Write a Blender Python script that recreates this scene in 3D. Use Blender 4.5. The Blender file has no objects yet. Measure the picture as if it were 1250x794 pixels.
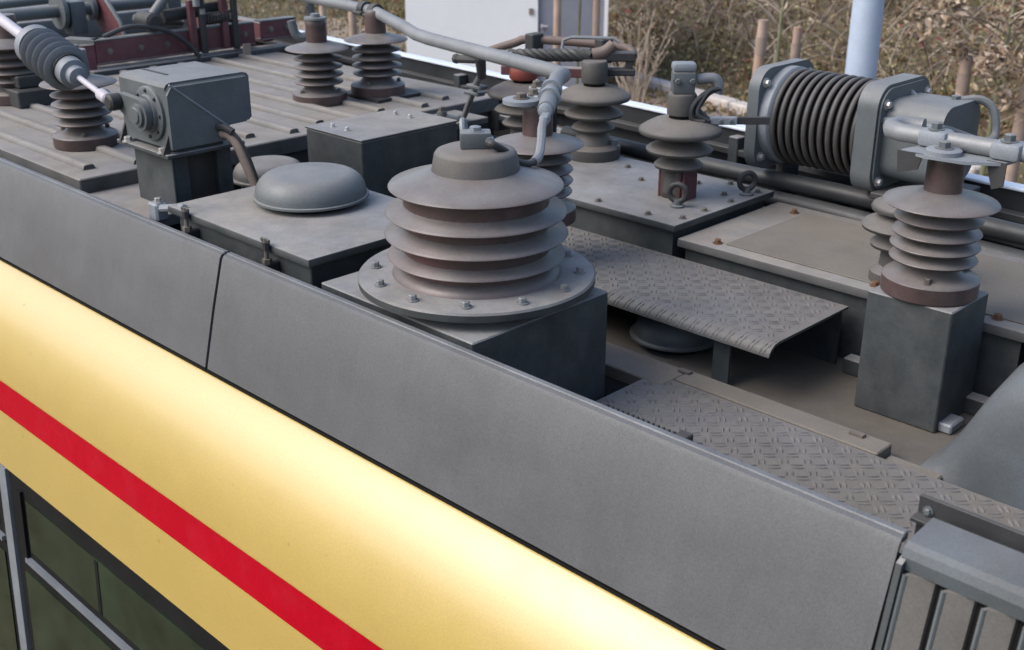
import bpy, bmesh, math, random
from mathutils import Vector, Matrix
random.seed(7)
R = math.radians
Z0 = 4.6            # height of the camera above the track; coordinates below are relative to it
sc = bpy.context.scene
COL = sc.collection
# ------------------------------------------------------------------ camera
cam = bpy.data.cameras.new('camera'); co = bpy.data.objects.new('camera', cam); COL.objects.link(co); sc.camera = co
pitch = math.atan(587/1423); yaw = R(45.3)
fh = Vector((-math.cos(yaw), math.sin(yaw), 0)); UPV = Vector((0,0,1))
cr = fh.cross(UPV); cf = fh*math.cos(pitch)-UPV*math.sin(pitch); cu = cr.cross(cf)
m = Matrix((cr, cu, -cf)).transposed().to_4x4(); m.translation = (0,0,Z0); co.matrix_world = m
cam.sensor_width = 36; cam.lens = 1423/1250*36; cam.clip_start = .05; cam.clip_end = 500
cam.dof.use_dof = True; cam.dof.focus_distance = 2.9; cam.dof.aperture_fstop = 5.6
# ------------------------------------------------------------------ light
SUN_EL, SUN_AZ = 46, 241
w = bpy.data.worlds.new('World'); sc.world = w; w.use_nodes = True
nt = w.node_tree; sky = nt.nodes.new('ShaderNodeTexSky'); sky.sky_type = 'NISHITA'; sky.sun_disc = False
sky.sun_elevation = R(SUN_EL); sky.sun_rotation = R(90-SUN_AZ); sky.air_density = 1.0; sky.dust_density = 3; sky.ozone_density = 1.0
nt.links.new(sky.outputs[0], nt.nodes['Background'].inputs[0]); nt.nodes['Background'].inputs[1].default_value = .15
sl = bpy.data.lights.new('sun', 'SUN'); so = bpy.data.objects.new('sun', sl); COL.objects.link(so)
sl.energy = 1.5; sl.angle = R(42); sl.color = (1, .985, .96)
sd = Vector((math.cos(R(SUN_EL))*math.cos(R(SUN_AZ)), math.cos(R(SUN_EL))*math.sin(R(SUN_AZ)), math.sin(R(SUN_EL))))
so.rotation_euler = sd.to_track_quat('Z', 'Y').to_euler(); so.location = (0,0,20)
vs = sc.view_settings; vs.view_transform = 'Standard'; vs.look = 'None'; vs.gamma = 1; vs.exposure = 0.72; vs.use_curve_mapping = False

# ------------------------------------------------------------------ materials
def mat(name, col, rough=.6, metal=0, dust=0, dcol=(.23,.22,.21), var=.25, speck=.12, bump=.0, bscale=60, coat=0, cior=1.5, scuff=0, streak=0, grain=260, stain=None, samt=.4, sscale=6, spec=.4):
    M_ = bpy.data.materials.new(name); M_.use_nodes = True; t = M_.node_tree; N = t.nodes; L = t.links
    b = N['Principled BSDF']; b.inputs['Metallic'].default_value = metal; b.inputs['Coat Weight'].default_value = coat
    b.inputs['Coat Roughness'].default_value = .47; b.inputs['Coat IOR'].default_value = cior; b.inputs['Specular IOR Level'].default_value = spec
    g = N.new('ShaderNodeNewGeometry'); tc = N.new('ShaderNodeTexCoord')
    def noise(scale, det=4, src=None, r=.6):
        n = N.new('ShaderNodeTexNoise'); n.inputs['Scale'].default_value = scale; n.inputs['Detail'].default_value = det; n.inputs['Roughness'].default_value = r
        L.new(src or g.outputs['Position'], n.inputs['Vector']); return n.outputs['Fac']
    def mr(src, a, b_, c, d):
        n = N.new('ShaderNodeMapRange'); n.clamp = True
        for i, v in enumerate((a, b_, c, d)): n.inputs[i+1].default_value = v
        L.new(src, n.inputs[0]); return n.outputs[0]
    def math_(op, a, b_):
        n = N.new('ShaderNodeMath'); n.operation = op
        for i, v in enumerate((a, b_)):
            if isinstance(v, (int, float)): n.inputs[i].default_value = v
            else: L.new(v, n.inputs[i])
        return n.outputs[0]
    def mix(f, a, b_, mode='MIX'):
        n = N.new('ShaderNodeMix'); n.data_type = 'RGBA'; n.blend_type = mode
        if isinstance(f, (int, float)): n.inputs[0].default_value = f
        else: L.new(f, n.inputs[0])
        for i, v in ((6, a), (7, b_)):
            if isinstance(v, tuple): n.inputs[i].default_value = (*v[:3], 1)
            else: L.new(v, n.inputs[i])
        return n.outputs[2]
    c = mix(mr(noise(5, 6), .3, .7, 0, 1), tuple(x*(1-var) for x in col), tuple(min(1, x*(1+var)) for x in col))
    if stain: c = mix(math_('MULTIPLY', mr(noise(sscale, 7), .5, .72, 0, 1), samt), c, stain)
    if streak:
        mp = N.new('ShaderNodeMapping'); mp.inputs['Scale'].default_value = (38, 6, 1.6); L.new(g.outputs['Position'], mp.inputs[0])
        c = mix(math_('MULTIPLY', mr(noise(1, 5, mp.outputs[0], .6), .48, .75, 0, 1), streak), c, tuple(x*.62 for x in col))
        c = mix(math_('MULTIPLY', mr(noise(1.7, 5, mp.outputs[0], .6), .56, .8, 0, 1), streak*.6), c, tuple(x*1.45 for x in col))
    if scuff: c = mix(math_('MULTIPLY', mr(noise(26, 2, None, .5), .74, .78, 0, 1), scuff), c, tuple(x*.55 for x in col))
    rr = rough
    if dust:
        s = N.new('ShaderNodeSeparateXYZ'); L.new(g.outputs['Normal'], s.inputs[0])
        up = mr(s.outputs[2], .15, .95, .0, 1)
        d = math_('MULTIPLY', up, mr(noise(9, 8, None, .7), .25, .62, .55*dust, dust))
        base = math_('MULTIPLY', mr(noise(14, 8, None, .7), .4, .8, 0, 1), .16*dust)
        d = math_('MAXIMUM', d, base)
        c = mix(d, c, mix(mr(noise(3.1, 4), .35, .65, 0, 1), dcol, (dcol[0]*1.02, dcol[1]*.95, dcol[2]*.85)))
    if speck:
        c = mix(speck, c, mix(mr(noise(grain, 2), .3, .7, 0, 1), (0,0,0), (1,1,1)), 'OVERLAY')
    L.new(c, b.inputs['Base Color'])
    L.new(mr(noise(11, 5), .3, .7, max(0, rr-.08), min(1, rr+.1)), b.inputs['Roughness'])
    if bump:
        bp = N.new('ShaderNodeBump'); bp.inputs['Strength'].default_value = bump; bp.inputs['Distance'].default_value = .01
        L.new(noise(bscale, 6), bp.inputs['Height']); L.new(bp.outputs[0], b.inputs['Normal'])
    return M_
def leafmat(name, cols, rough=.8):
    M_ = bpy.data.materials.new(name); M_.use_nodes = True; t = M_.node_tree; N = t.nodes; L = t.links; b = N['Principled BSDF']
    g = N.new('ShaderNodeNewGeometry'); n = N.new('ShaderNodeTexNoise'); n.inputs['Scale'].default_value = .75; n.inputs['Detail'].default_value = 4
    L.new(g.outputs['Position'], n.inputs['Vector'])
    a = N.new('ShaderNodeMath'); a.operation = 'MULTIPLY_ADD'; a.inputs[1].default_value = .55; L.new(g.outputs['Random Per Island'], a.inputs[0])
    s = N.new('ShaderNodeMapRange'); s.inputs[1].default_value = .3; s.inputs[2].default_value = .7; s.inputs[3].default_value = 0; s.inputs[4].default_value = .45
    L.new(n.outputs['Fac'], s.inputs[0]); L.new(s.outputs[0], a.inputs[2])
    r = N.new('ShaderNodeValToRGB'); r.color_ramp.interpolation = 'CONSTANT'; e = r.color_ramp.elements
    while len(e) < len(cols): e.new(.5)
    for i, c in enumerate(cols): e[i].position = i/len(cols); e[i].color = (*c, 1)
    L.new(a.outputs[0], r.inputs[0]); L.new(r.outputs[0], b.inputs['Base Color']); b.inputs['Roughness'].default_value = rough
    b.inputs['Specular IOR Level'].default_value = .2
    return M_
DUSTC = (.255,.255,.26)
m_paint = mat('dark_grey_paint', (.033,.039,.042), .55, dust=.95, dcol=DUSTC, bump=.04)
m_deck = mat('dusty_deck', (.075,.075,.075), .75, dust=1, dcol=(.235,.226,.218), bump=.08, var=.3)
m_floor = mat('grimy_floor', (.045,.04,.036), .85, dust=1, dcol=(.108,.10,.09), bump=.1, var=.4)
m_panel = mat('fairing_grey', (.084,.087,.093), .48, dust=.1, var=.12, speck=.2, grain=330, bump=.012, bscale=260, streak=.16, stain=(.07,.066,.064), samt=.35, sscale=1.6)
m_lip = mat('fairing_edge', (.13,.135,.142), .5, var=.25, speck=.2, stain=(.1,.1,.1), samt=.6, sscale=9)
m_yellow = mat('yellow_lacquer', (.425,.298,.062), .36, var=.03, speck=.12, coat=1, cior=1.88, scuff=.7, stain=(.41,.30,.075), samt=.3, sscale=1.4, spec=.5)
m_red = mat('red_stripe', (.345,.0,.010), .45, spec=.12, var=.06, speck=.18, coat=0, stain=(.36,.015,.03), samt=.3, sscale=9)
m_cer = mat('glazed_ceramic', (.062,.041,.039), .38, dust=.9, dcol=(.178,.175,.175), var=.35, bump=.03, stain=(.13,.04,.045), samt=.5, sscale=7)
m_cerd = mat('dark_resin', (.06,.058,.055), .6, dust=.7, dcol=(.2,.185,.175), var=.3, bump=.04)
m_redox = mat('red_oxide_paint', (.095,.03,.037), .6, dust=1, dcol=DUSTC, var=.3, bump=.04)
m_redplug = mat('orange_red_resin', (.22,.05,.035), .6, dust=.6, dcol=DUSTC)
m_bus = mat('dull_aluminium', (.19,.20,.21), .5, .25, dust=.35, dcol=(.25,.245,.24), var=.2, bump=.02)
m_gal = mat('galvanised_bolt', (.42,.41,.40), .45, .5, var=.3)
m_bolt = mat('dirty_bolt', (.12,.105,.09), .6, .2, var=.5, dust=.3)
m_iron = mat('blackened_iron', (.03,.031,.033), .6, .1, dust=.4, dcol=(.14,.135,.13), var=.3)
m_rubber = mat('black_hose', (.022,.024,.027), .5, dust=.45, dcol=(.10,.105,.11), var=.3)
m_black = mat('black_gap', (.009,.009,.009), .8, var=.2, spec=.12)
m_louv = mat('louvre_slat', (.11,.105,.096), .7, var=.3, dust=.3)
m_coil = mat('coil_winding', (.05,.047,.045), .6, dust=.6, dcol=(.17,.16,.152), var=.3)
m_cast = mat('cast_grey', (.08,.093,.10), .5, dust=.6, dcol=(.25,.255,.26), var=.2, bump=.03)
m_castg = mat('grey_resin', (.14,.15,.165), .5, dust=.5, dcol=(.27,.27,.275), var=.2)
m_brown = mat('brown_bar', (.12,.085,.072), .6, dust=.5, dcol=(.2,.17,.15), var=.3)
m_castl = mat('cast_light', (.19,.21,.235), .5, .1, dust=.3, dcol=(.30,.31,.32), var=.15)
m_rod = mat('pale_rod', (.42,.40,.45), .5, .1, dust=.3, dcol=(.45,.44,.45), var=.12)
m_sleeve = mat('tan_sleeve', (.26,.2,.165), .8, var=.25, bump=.1)
m_hump = mat('shell_blue_grey', (.07,.08,.087), .48, dust=.35, dcol=(.22,.22,.22), var=.2, bump=.02, stain=(.08,.11,.14), samt=.5, sscale=5)
m_tread = mat('tread_steel', (.07,.069,.068), .6, .1, dust=.9, dcol=(.185,.178,.172), var=.25, bump=.05)
m_lug = mat('worn_lugs', (.17,.165,.16), .5, .2, dust=.6, dcol=(.225,.218,.21), var=.3)
m_strip = mat('ochre_strip', (.12,.105,.085), .8, dust=.8, dcol=(.18,.168,.152), var=.25, bump=.08)
m_glass = mat('dark_glass', (.011,.021,.011), .1, var=.6, speck=.25, spec=.5)
m_trim = mat('window_trim', (.15,.165,.185), .45, .2, var=.15)
m_post = mat('window_post', (.15,.165,.18), .5, var=.2)
m_white = mat('white_panel', (.84,.845,.85), .7, var=.02, speck=.06)
m_door = mat('grey_door', (.23,.24,.28), .6, var=.06)
m_skylip = mat('sky_reflection_lip', (.62,.68,.78), .4, var=.08)  # pale bluish base colour stands in for sky reflected on the far wall's lip
m_pole = mat('galvanised_pole', (.40,.47,.58), .5, .1, var=.08, speck=.2, bump=.02)
m_wood = mat('stake_wood', (.36,.27,.22), .85, var=.25, bump=.2, bscale=40, stain=(.34,.16,.07), samt=.8, sscale=2.5)
m_bark = mat('sapling_bark', (.17,.17,.10), .85, var=.3, bump=.1)
m_twig = leafmat('twigs', [(.20,.15,.11),(.30,.25,.205),(.13,.09,.07),(.38,.32,.26),(.19,.16,.10)])
m_straw = leafmat('dry_stalks', [(.36,.29,.22),(.42,.35,.29),(.27,.21,.15)])
m_leaf = leafmat('autumn_leaves', [(.18,.19,.055),(.23,.23,.075),(.13,.125,.042),(.30,.27,.12),(.19,.18,.075),(.42,.36,.25),(.145,.10,.055),(.27,.21,.115),(.21,.06,.055),(.35,.27,.19),(.16,.085,.06),(.21,.05,.055)])
m_leafp = leafmat('pale_dead_leaves', [(.36,.27,.2),(.26,.19,.13),(.42,.34,.27),(.19,.13,.085),(.30,.25,.15)])
m_litter = leafmat('leaf_litter', [(.20,.13,.075),(.14,.08,.045),(.30,.22,.15),(.11,.10,.035),(.24,.17,.10),(.17,.06,.04)])
m_grass = leafmat('dry_grass', [(.13,.12,.05),(.19,.155,.07),(.10,.105,.035),(.25,.2,.11)])
m_soil = mat('soil', (.10,.08,.05), .95, var=.4, bump=.5, bscale=9, stain=(.085,.08,.03), samt=.8, sscale=1.3, speck=.2)
m_kerb = mat('pale_concrete', (.50,.46,.43), .9, var=.15, bump=.1)
m_path = mat('path_gravel', (.27,.22,.18), .95, var=.25, bump=.3, bscale=70)

# ------------------------------------------------------------------ mesh helpers
class MB:
    def __init__(s): s.bm = bmesh.new()
    def add(s, vs_, fs):
        v = [s.bm.verts.new(p) for p in vs_]
        for f in fs:
            try: s.bm.faces.new([v[i] for i in f])
            except ValueError: pass
        return s
    def box(s, a, b, bev=0, seg=1, mtx=None):
        t = bmesh.new(); bmesh.ops.create_cube(t, size=1)
        a, b = Vector(a), Vector(b); c = (a+b)/2; d = b-a
        for v in t.verts: v.co = Vector((v.co.x*d.x, v.co.y*d.y, v.co.z*d.z))
        if bev: bmesh.ops.bevel(t, geom=list(t.edges), offset=bev, segments=seg, affect='EDGES', profile=.5)
        for v in t.verts: v.co = v.co+c
        if mtx is not None: bmesh.ops.transform(t, matrix=mtx, verts=t.verts)
        me = bpy.data.meshes.new('t'); t.to_mesh(me); t.free(); s.bm.from_mesh(me); bpy.data.meshes.remove(me); return s
    def lathe(s, prof, n=32, mtx=None, c=(0,0,0)):
        c = Vector(c); vs_ = []; fs = []; k = len(prof)
        for i in range(n):
            a = 2*math.pi*i/n
            for r, z in prof:
                p = Vector((r*math.cos(a), r*math.sin(a), z))
                vs_.append((mtx @ p if mtx is not None else p)+c)
        for i in range(n):
            j = (i+1) % n
            for q in range(k-1): fs.append((i*k+q, j*k+q, j*k+q+1, i*k+q+1))
        if prof[0][0] > 1e-5: fs.append(tuple(i*k for i in range(n))[::-1])
        if prof[-1][0] > 1e-5: fs.append(tuple(i*k+k-1 for i in range(n)))
        return s.add(vs_, fs)
    def cyl(s, p0, p1, r0, r1=None, n=16):
        p0, p1 = Vector(p0), Vector(p1); d = p1-p0; q = d.to_track_quat('Z', 'Y').to_matrix()
        return s.lathe([(r0, 0), (r0 if r1 is None else r1, d.length)], n, q, p0)
    def axis_lathe(s, p0, p1, prof, n=24):
        p0, p1 = Vector(p0), Vector(p1); q = (p1-p0).to_track_quat('Z', 'Y').to_matrix(); return s.lathe(prof, n, q, p0)
    def tube(s, pts, r, n=10, smooth=0, flat=1.0):
        P = [Vector(p) for p in pts]
        if smooth:
            Q = []
            for i in range(len(P)-1):
                a, b, c, d = P[max(i-1,0)], P[i], P[i+1], P[min(i+2,len(P)-1)]
                for j in range(smooth):
                    t = j/smooth
                    Q.append(.5*((2*b)+(c-a)*t+(2*a-5*b+4*c-d)*t*t+(3*b-a-3*c+d)*t**3))
            P = Q+[P[-1]]
        rs = r if isinstance(r, (list, tuple)) else None
        vs_ = []; fs = []; u = None; k = len(P)
        for i, p in enumerate(P):
            t = (P[min(i+1,k-1)]-P[max(i-1,0)]).normalized()
            if u is None: u = t.orthogonal().normalized()
            else: u = (u-t*u.dot(t)).normalized()
            v = t.cross(u)
            if 0 < i < k-1:
                t1 = (P[i]-P[i-1]).normalized(); cs = max(.6, math.cos(t1.angle(t)))
            else: cs = 1
            rr = (rs[0]+(rs[-1]-rs[0])*i/(k-1)) if rs else r
            for j in range(n):
                a = 2*math.pi*j/n; vs_.append(p+(u*math.cos(a)+v*math.sin(a)*flat)*rr/cs)
        for i in range(k-1):
            for j in range(n): fs.append((i*n+j, i*n+(j+1) % n, (i+1)*n+(j+1) % n, (i+1)*n+j))
        fs.append(tuple(range(n))[::-1]); fs.append(tuple((k-1)*n+j for j in range(n)))
        return s.add(vs_, fs)
    def prism(s, poly, ax, a, b):
        def P(u, v, w_): return {'x': (w_, u, v), 'y': (u, w_, v), 'z': (u, v, w_)}[ax]
        n = len(poly); vs_ = [P(u, v, a) for u, v in poly]+[P(u, v, b) for u, v in poly]
        fs = [tuple(range(n)), tuple(range(2*n-1, n-1, -1))]+[(i, n+i, n+(i+1) % n, (i+1) % n) for i in range(n)]
        s.add(vs_, fs); bmesh.ops.recalc_face_normals(s.bm, faces=s.bm.faces); return s
    def torus(s, c, ax, R_, r, n=24, k=10):
        q = Vector(ax).to_track_quat('Z', 'Y').to_matrix(); c = Vector(c); vs_ = []; fs = []
        for i in range(n):
            a = 2*math.pi*i/n
            for j in range(k):
                b = 2*math.pi*j/k; vs_.append(c+q @ Vector(((R_+r*math.cos(b))*math.cos(a), (R_+r*math.cos(b))*math.sin(a), r*math.sin(b))))
        for i in range(n):
            for j in range(k): fs.append((i*k+j, ((i+1) % n)*k+j, ((i+1) % n)*k+(j+1) % k, i*k+(j+1) % k))
        return s.add(vs_, fs)
    def bolt(s, c, r=.008, h=.008, ax=(0,0,1)):
        c = Vector(c); a = Vector(ax).normalized()
        s.axis_lathe(c-a*.001, c+a, [(r*1.5, 0), (r*1.5, h*.25)], 12)
        return s.axis_lathe(c, c+a, [(r, h*.2), (r, h), (r*.8, h*1.12)], 6)
def mesh(mb, name, material, ang=32):
    bmesh.ops.recalc_face_normals(mb.bm, faces=mb.bm.faces)
    me = bpy.data.meshes.new(name); mb.bm.to_mesh(me); mb.bm.free()
    me.polygons.foreach_set('use_smooth', [True]*len(me.polygons)); me.set_sharp_from_angle(angle=R(ang))
    me.materials.append(material); return me
def link(name, me, parent=None, loc=(0,0,0)):
    o = bpy.data.objects.new(name, me); COL.objects.link(o); o.location = loc
    if parent is not None: o.parent = parent
    return o
def thing(name, label, cat, loc=(0,0,0), group=None, rz=0, kind=None):
    o = link(name, None); o.location = (loc[0], loc[1], loc[2]+Z0); o.rotation_euler.z = rz; o.empty_display_size = .1
    tag(o, label, cat, group, kind); o['base'] = loc; return o
def tag(o, label=None, cat=None, group=None, kind=None):
    for k, v in (('label', label), ('category', cat), ('group', group), ('kind', kind)):
        if v: o[k] = v
    return o
def part(T, name, mb, material, label=None, kind=None, ang=32, top=None):
    """mesh given in camera-height coordinates; T: parent (thing, or part whose thing is top)"""
    b = Vector((top or T)['base'])
    bmesh.ops.translate(mb.bm, vec=-b, verts=mb.bm.verts)
    o = link(name, mesh(mb, name, material, ang), T)
    tag(o, label, kind=kind); return o
def copy_tree(o, parent=None):
    c = o.copy(); COL.objects.link(c); c.parent = parent
    for ch in o.children: copy_tree(ch, c)
    return c
def whole(name, mb, material, label, cat, base, group=None, kind=None, ang=32):
    bmesh.ops.translate(mb.bm, vec=-Vector(base), verts=mb.bm.verts)
    o = link(name, mesh(mb, name, material, ang)); o.location = (base[0], base[1], base[2]+Z0)
    tag(o, label, cat, group, kind); return o
def bolts(T, pts, material, r=.008, h=.008, ax=(0,0,1), name='bolt', top=None):
    b = Vector((top or T)['base']); me = mesh(MB().bolt((0,0,0), r, h, ax), name, material)
    for p in pts: link(name, me, T, Vector(p)-b)
def lugs(x0, x1, y0, y1, z, pitch=.036, skip=None):
    """raised bars of chequer plate: pairs of bars turning by a right angle from cell to cell"""
    mb = MB(); i = 0; vs_ = []; fs = []
    nx = int((x1-x0)/pitch); ny = int((y1-y0)/pitch)
    for i in range(nx):
        for j in range(ny):
            cx, cy = x0+(i+.5)*pitch, y0+(j+.5)*pitch
            if skip and skip(cx, cy): continue
            a = R(45) if (i+j) % 2 else R(-45)
            ux, uy = math.cos(a), math.sin(a)
            for off in (-.0065, .0065):
                L_, W_, H = .0165, .0042, .0038
                ox, oy = cx-uy*off, cy+ux*off
                k = len(vs_)
                for (l, w_, h) in ((-L_,0,-.001),(0,-W_,-.001),(L_,0,-.001),(0,W_,-.001),(-L_*.75,0,H*.7),(0,-W_*.4,H),(L_*.75,0,H*.7),(0,W_*.4,H)):
                    vs_.append((ox+ux*l-uy*w_, oy+uy*l+ux*w_, z+h))
                fs += [(k,k+1,k+5,k+4),(k+1,k+2,k+6,k+5),(k+2,k+3,k+7,k+6),(k+3,k,k+4,k+7),(k+4,k+5,k+6,k+7)]
    return mb.add(vs_, fs)

# ------------------------------------------------------------------ ground
NX, NY, NC = .27, .963, 10.7      # foot line of the planted bank
def gz(x, y):
    s = NX*x+NY*y-NC
    base = -3.3 if y > 4.6 else (-4.6 if y < 3.9 else -4.6+1.3*(y-3.9)/.7)
    if s > 0: base += .42*s if s < 9 else 3.78+.06*(s-9)
    if s > -1: base += .06*math.sin(x*1.7+y)*math.cos(y*1.3-x*.6)*min(1, s+1)
    return base
def hide_z(x, y): return gz(x, y)
mb = MB(); xs = [-220,-120,-70,-45]+[-32+.8*i for i in range(61)]+[25,50,100,220]; ys = [-200,-90,-40,-15,-5,0,2.5,3.9,4.6,5.5,7]+[8+.7*i for i in range(40)]+[45,70,120,220]
vs_ = [(x, y, gz(x, y)) for x in xs for y in ys]; k = len(ys)
mb.add(vs_, [(i*k+j, (i+1)*k+j, (i+1)*k+j+1, i*k+j+1) for i in range(len(xs)-1) for j in range(len(ys)-1)])
g = whole('ground', mb, m_soil, None, None, (0,0,-4.6), kind='structure', ang=80)
# path with a pale kerb along the bank's foot
def along(t, s): # t along the foot line, s beyond it
    return (-11.5+t*NY+s*NX, 14.335-t*NX+s*NY)
mb = MB(); vs_ = []
for i in range(40):
    t = -8+i*.5
    for s in (-3.4, -.62): x, y = along(t, s); vs_.append((x, y, gz(x, y)+.012))
mb.add(vs_, [(2*i, 2*i+2, 2*i+3, 2*i+1) for i in range(39)])
whole('path', mb, m_path, None, None, (-8,12,-3.3), kind='structure')
T = thing('kerb', 'low pale concrete kerb at the foot of the planted bank', 'kerb', (*along(2,-.5), -3.3))
for i in range(14):
    x0, y0 = along(-7+i*1.0, -.5); x1, y1 = along(-7+i*1.0+.985, -.5)
    q = Matrix.Translation(((x0+x1)/2, (y0+y1)/2, -3.27)) @ Matrix.Rotation(math.atan2(y1-y0, x1-x0), 4, 'Z')
    part(T, 'kerb_stone', MB().box((-.49,-.11,-.15), (.49,.11,.12+.01*random.random()), .02, 1, q), m_kerb)

# ------------------------------------------------------------------ tram body
X0, X1 = -9.0, 2.6
tram = thing('tram', 'yellow tram with a red stripe and dark grey roof fairing panels', 'tram', (-3, 2.5, -4.4))
prof = [(1.478,-1.325),(1.46,-1.3195),(1.452,-1.322),(1.436,-1.334),(1.413,-1.355),(1.390,-1.381),(1.369,-1.411),(1.350,-1.446),(1.334,-1.487),(1.3205,-1.533),(1.3105,-1.58),(1.3035,-1.63),(1.2985,-1.68),(1.29,-1.76),(1.283,-1.85),(1.275,-1.98)]
def spline(P, k=5):
    out = []
    for i in range(len(P)-1):
        a, b, c, d = [Vector(P[j]) for j in (max(i-1,0), i, i+1, min(i+2,len(P)-1))]
        for j in range(k): t = j/k; out.append(tuple(.5*((2*b)+(c-a)*t+(2*a-5*b+4*c-d)*t*t+(3*b-a-3*c+d)*t**3)))
    return out+[P[-1]]
prof = prof[:2]+spline(prof[2:])
def loft(profile, xs_, off=0):
    mb = MB(); k = len(profile); vs_ = [(x, y-off, z) for x in xs_ for y, z in profile]
    return mb.add(vs_, [(i*k+j, (i+1)*k+j, (i+1)*k+j+1, i*k+j+1) for i in range(len(xs_)-1) for j in range(k-1)])
sx = [X0+(X1-X0)*i/24 for i in range(25)]
part(tram, 'side_skin', loft(prof, sx), m_yellow, 'yellow lacquered body side curving over to the roof', ang=60)
part(tram, 'red_stripe', loft([(y, z) for y, z in prof if -1.76 < z < -1.642], sx, .002), m_red, 'red stripe along the yellow side')
# window band, leaning out slightly towards the floor
def wy(z): return 1.275-.054*(-1.98-z)
part(tram, 'window_band', MB().add([(X0,wy(-1.98)+.012,-1.98),(X1,wy(-1.98)+.012,-1.98),(X1,wy(-3.1)+.012,-3.1),(X0,wy(-3.1)+.012,-3.1)], [(0,1,2,3)]), m_black, 'black surround of the side windows')
part(tram, 'lower_side', loft([(wy(-3.1),-3.1),(wy(-3.6),-3.6),(1.19,-4.35),(1.3,-4.42)], [X0, X1]), m_yellow)
def wbox(a, b, z0, z1, d0, d1):
    mb = MB(); V = []
    for x in (a, b):
        for z in (z0, z1):
            for d in (d0, d1): V.append((x, wy(z)+d, z))
    return mb.add(V, [(0,1,3,2),(4,6,7,5),(0,4,5,1),(2,3,7,6),(0,2,6,4),(1,5,7,3)])
wx = [-8.66,-7.02,-5.38,-3.74,-2.10,-.46,1.18]
for i, a in enumerate(wx):
    part(tram, 'window_post', wbox(a-.03, a+.03, -3.1, -1.985, -.004, .03), m_post)
    if i == len(wx)-1: break
    a0, a1 = a+.03, wx[i+1]-.03
    W = part(tram, 'window', wbox(a0+.01, a1-.01, -3.08, -1.99, .006, .011), m_black)
    part(W, 'pane', wbox(a0+.13, a1-.07, -2.255, -2.055, .002, .009), m_glass, 'upper hinged pane', top=tram)
    part(W, 'pane', wbox(a0+.06, a1-.05, -3.03, -2.36, .001, .009), m_glass, 'large lower pane', top=tram)
    part(W, 'trim_bar', wbox(a0+.10, a1-.03, -2.304, -2.287, -.010, .009), m_trim, 'pale metal bar between the panes', top=tram)
    part(W, 'inner_frame', wbox(a0+.085, a0+.11, -2.29, -2.03, -.006, .009), m_black, top=tram)
    part(W, 'mullion', wbox(a0+.62, a0+.64, -2.255, -2.06, .0, .008), m_black, top=tram)
# fairing panels of the near side
seams = [-8.4,-6.47,-4.53,-2.59,-.655,1.28,2.6]
for a, b in zip(seams[:-1], seams[1:]):
    if abs(a+.655) < .01: continue
    a += .006; b -= .006; mb = MB()
    pr = [(1.449,-1.302),(1.453,-1.285),(1.49,-1.14),(1.526,-1.012),(1.532,-1.002),(1.54,-.999)]
    back = [(1.54,-1.004),(1.535,-1.008),(1.50,-1.14),(1.468,-1.302)]
    mb.prism(pr+back, 'x', a, b)
    P_ = part(tram, 'fairing_panel', mb, m_panel, 'plain dark grey sloping roof fairing panel', ang=25)
    part(P_, 'edge_strip', MB().box((a, 1.5405, -1.014), (b, 1.556, -.996), .002), m_lip, 'pale worn folded top edge', top=tram)
part(tram, 'inner_wall', MB().box((X0, 1.557, -1.32), (X1, 1.566, -1.05)), m_black)
part(tram, 'gutter', MB().box((X0, 1.455, -1.34), (X1, 1.70, -1.312)), m_black)
# decks
part(tram, 'roof_floor', MB().box((-3.7, 1.66, -1.34), (X1, 3.62, -1.30)), m_floor, 'grimy brown roof floor')
mb = MB().box((X0, 1.615, -1.06), (-3.56, 3.52, -1.0), .004)
deck = part(tram, 'ribbed_deck', mb, m_deck, 'dusty ribbed roof deck', ang=25)
for i, y in enumerate([1.70,1.855,2.01,2.17,2.33,2.49,2.645,2.80,2.95,3.14,3.30]):
    e = -3.66+(.05 if i % 2 else 0)
    mb = MB(); mb.prism([(y-.022,-1.001),(y-.018,-.988),(y-.012,-.984),(y+.012,-.984),(y+.018,-.988),(y+.022,-1.001)], 'x', X0+.02, e)
    part(deck, 'rib', mb, m_deck, top=tram, ang=50)
part(tram, 'deck_skirt', MB().box((-3.60, 2.02, -1.30), (-3.575, 3.50, -1.062)), m_paint)
part(tram, 'lower_shelf', MB().box((-3.56, 1.60, -1.09), (-3.17, 1.98, -1.05), .003), m_deck, 'tan dusty shelf beyond the ribbed deck')
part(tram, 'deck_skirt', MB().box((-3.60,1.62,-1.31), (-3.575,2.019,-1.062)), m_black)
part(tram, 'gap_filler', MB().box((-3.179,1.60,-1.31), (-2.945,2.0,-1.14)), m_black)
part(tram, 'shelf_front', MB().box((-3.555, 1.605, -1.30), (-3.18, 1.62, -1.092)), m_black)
# far side wall
A, B = Vector((-8.8, 4.16, 0)), Vector((2.6, 3.235, 0))
d = (B-A).normalized(); nrm = Vector((-d.y, d.x, 0)); rot = Matrix((d, nrm, UPV)).transposed().to_4x4()
def wall_m(x): # frame at the wall, x = tram axis coordinate
    p = A+(B-A)*((x-A.x)/(B.x-A.x)); q = rot.copy(); q.translation = p; return q
LW = (B-A).length
q = wall_m(A.x)
part(tram, 'far_wall', MB().box((0,0,-1.34), (LW,.02,-.985), 0, 1, q), m_rubber, 'black far side roof wall')
part(tram, 'wall_lip', MB().box((0,-.012,-.983), (LW,.045,-.972), .003, 1, q), m_skylip, 'pale top edge of the far side wall')
part(tram, 'far_skin', MB().box((0,.022,-4.3), (LW,.06,-.986), 0, 1, q), m_yellow)
part(tram, 'wall_rail', MB().box((0,-.045,-1.07), (LW,-.002,-1.045), .003, 1, q), m_iron)
part(tram, 'wall_rail', MB().box((0,-.03,-1.15), (LW,-.002,-1.13), .003, 1, q), m_iron)
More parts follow.
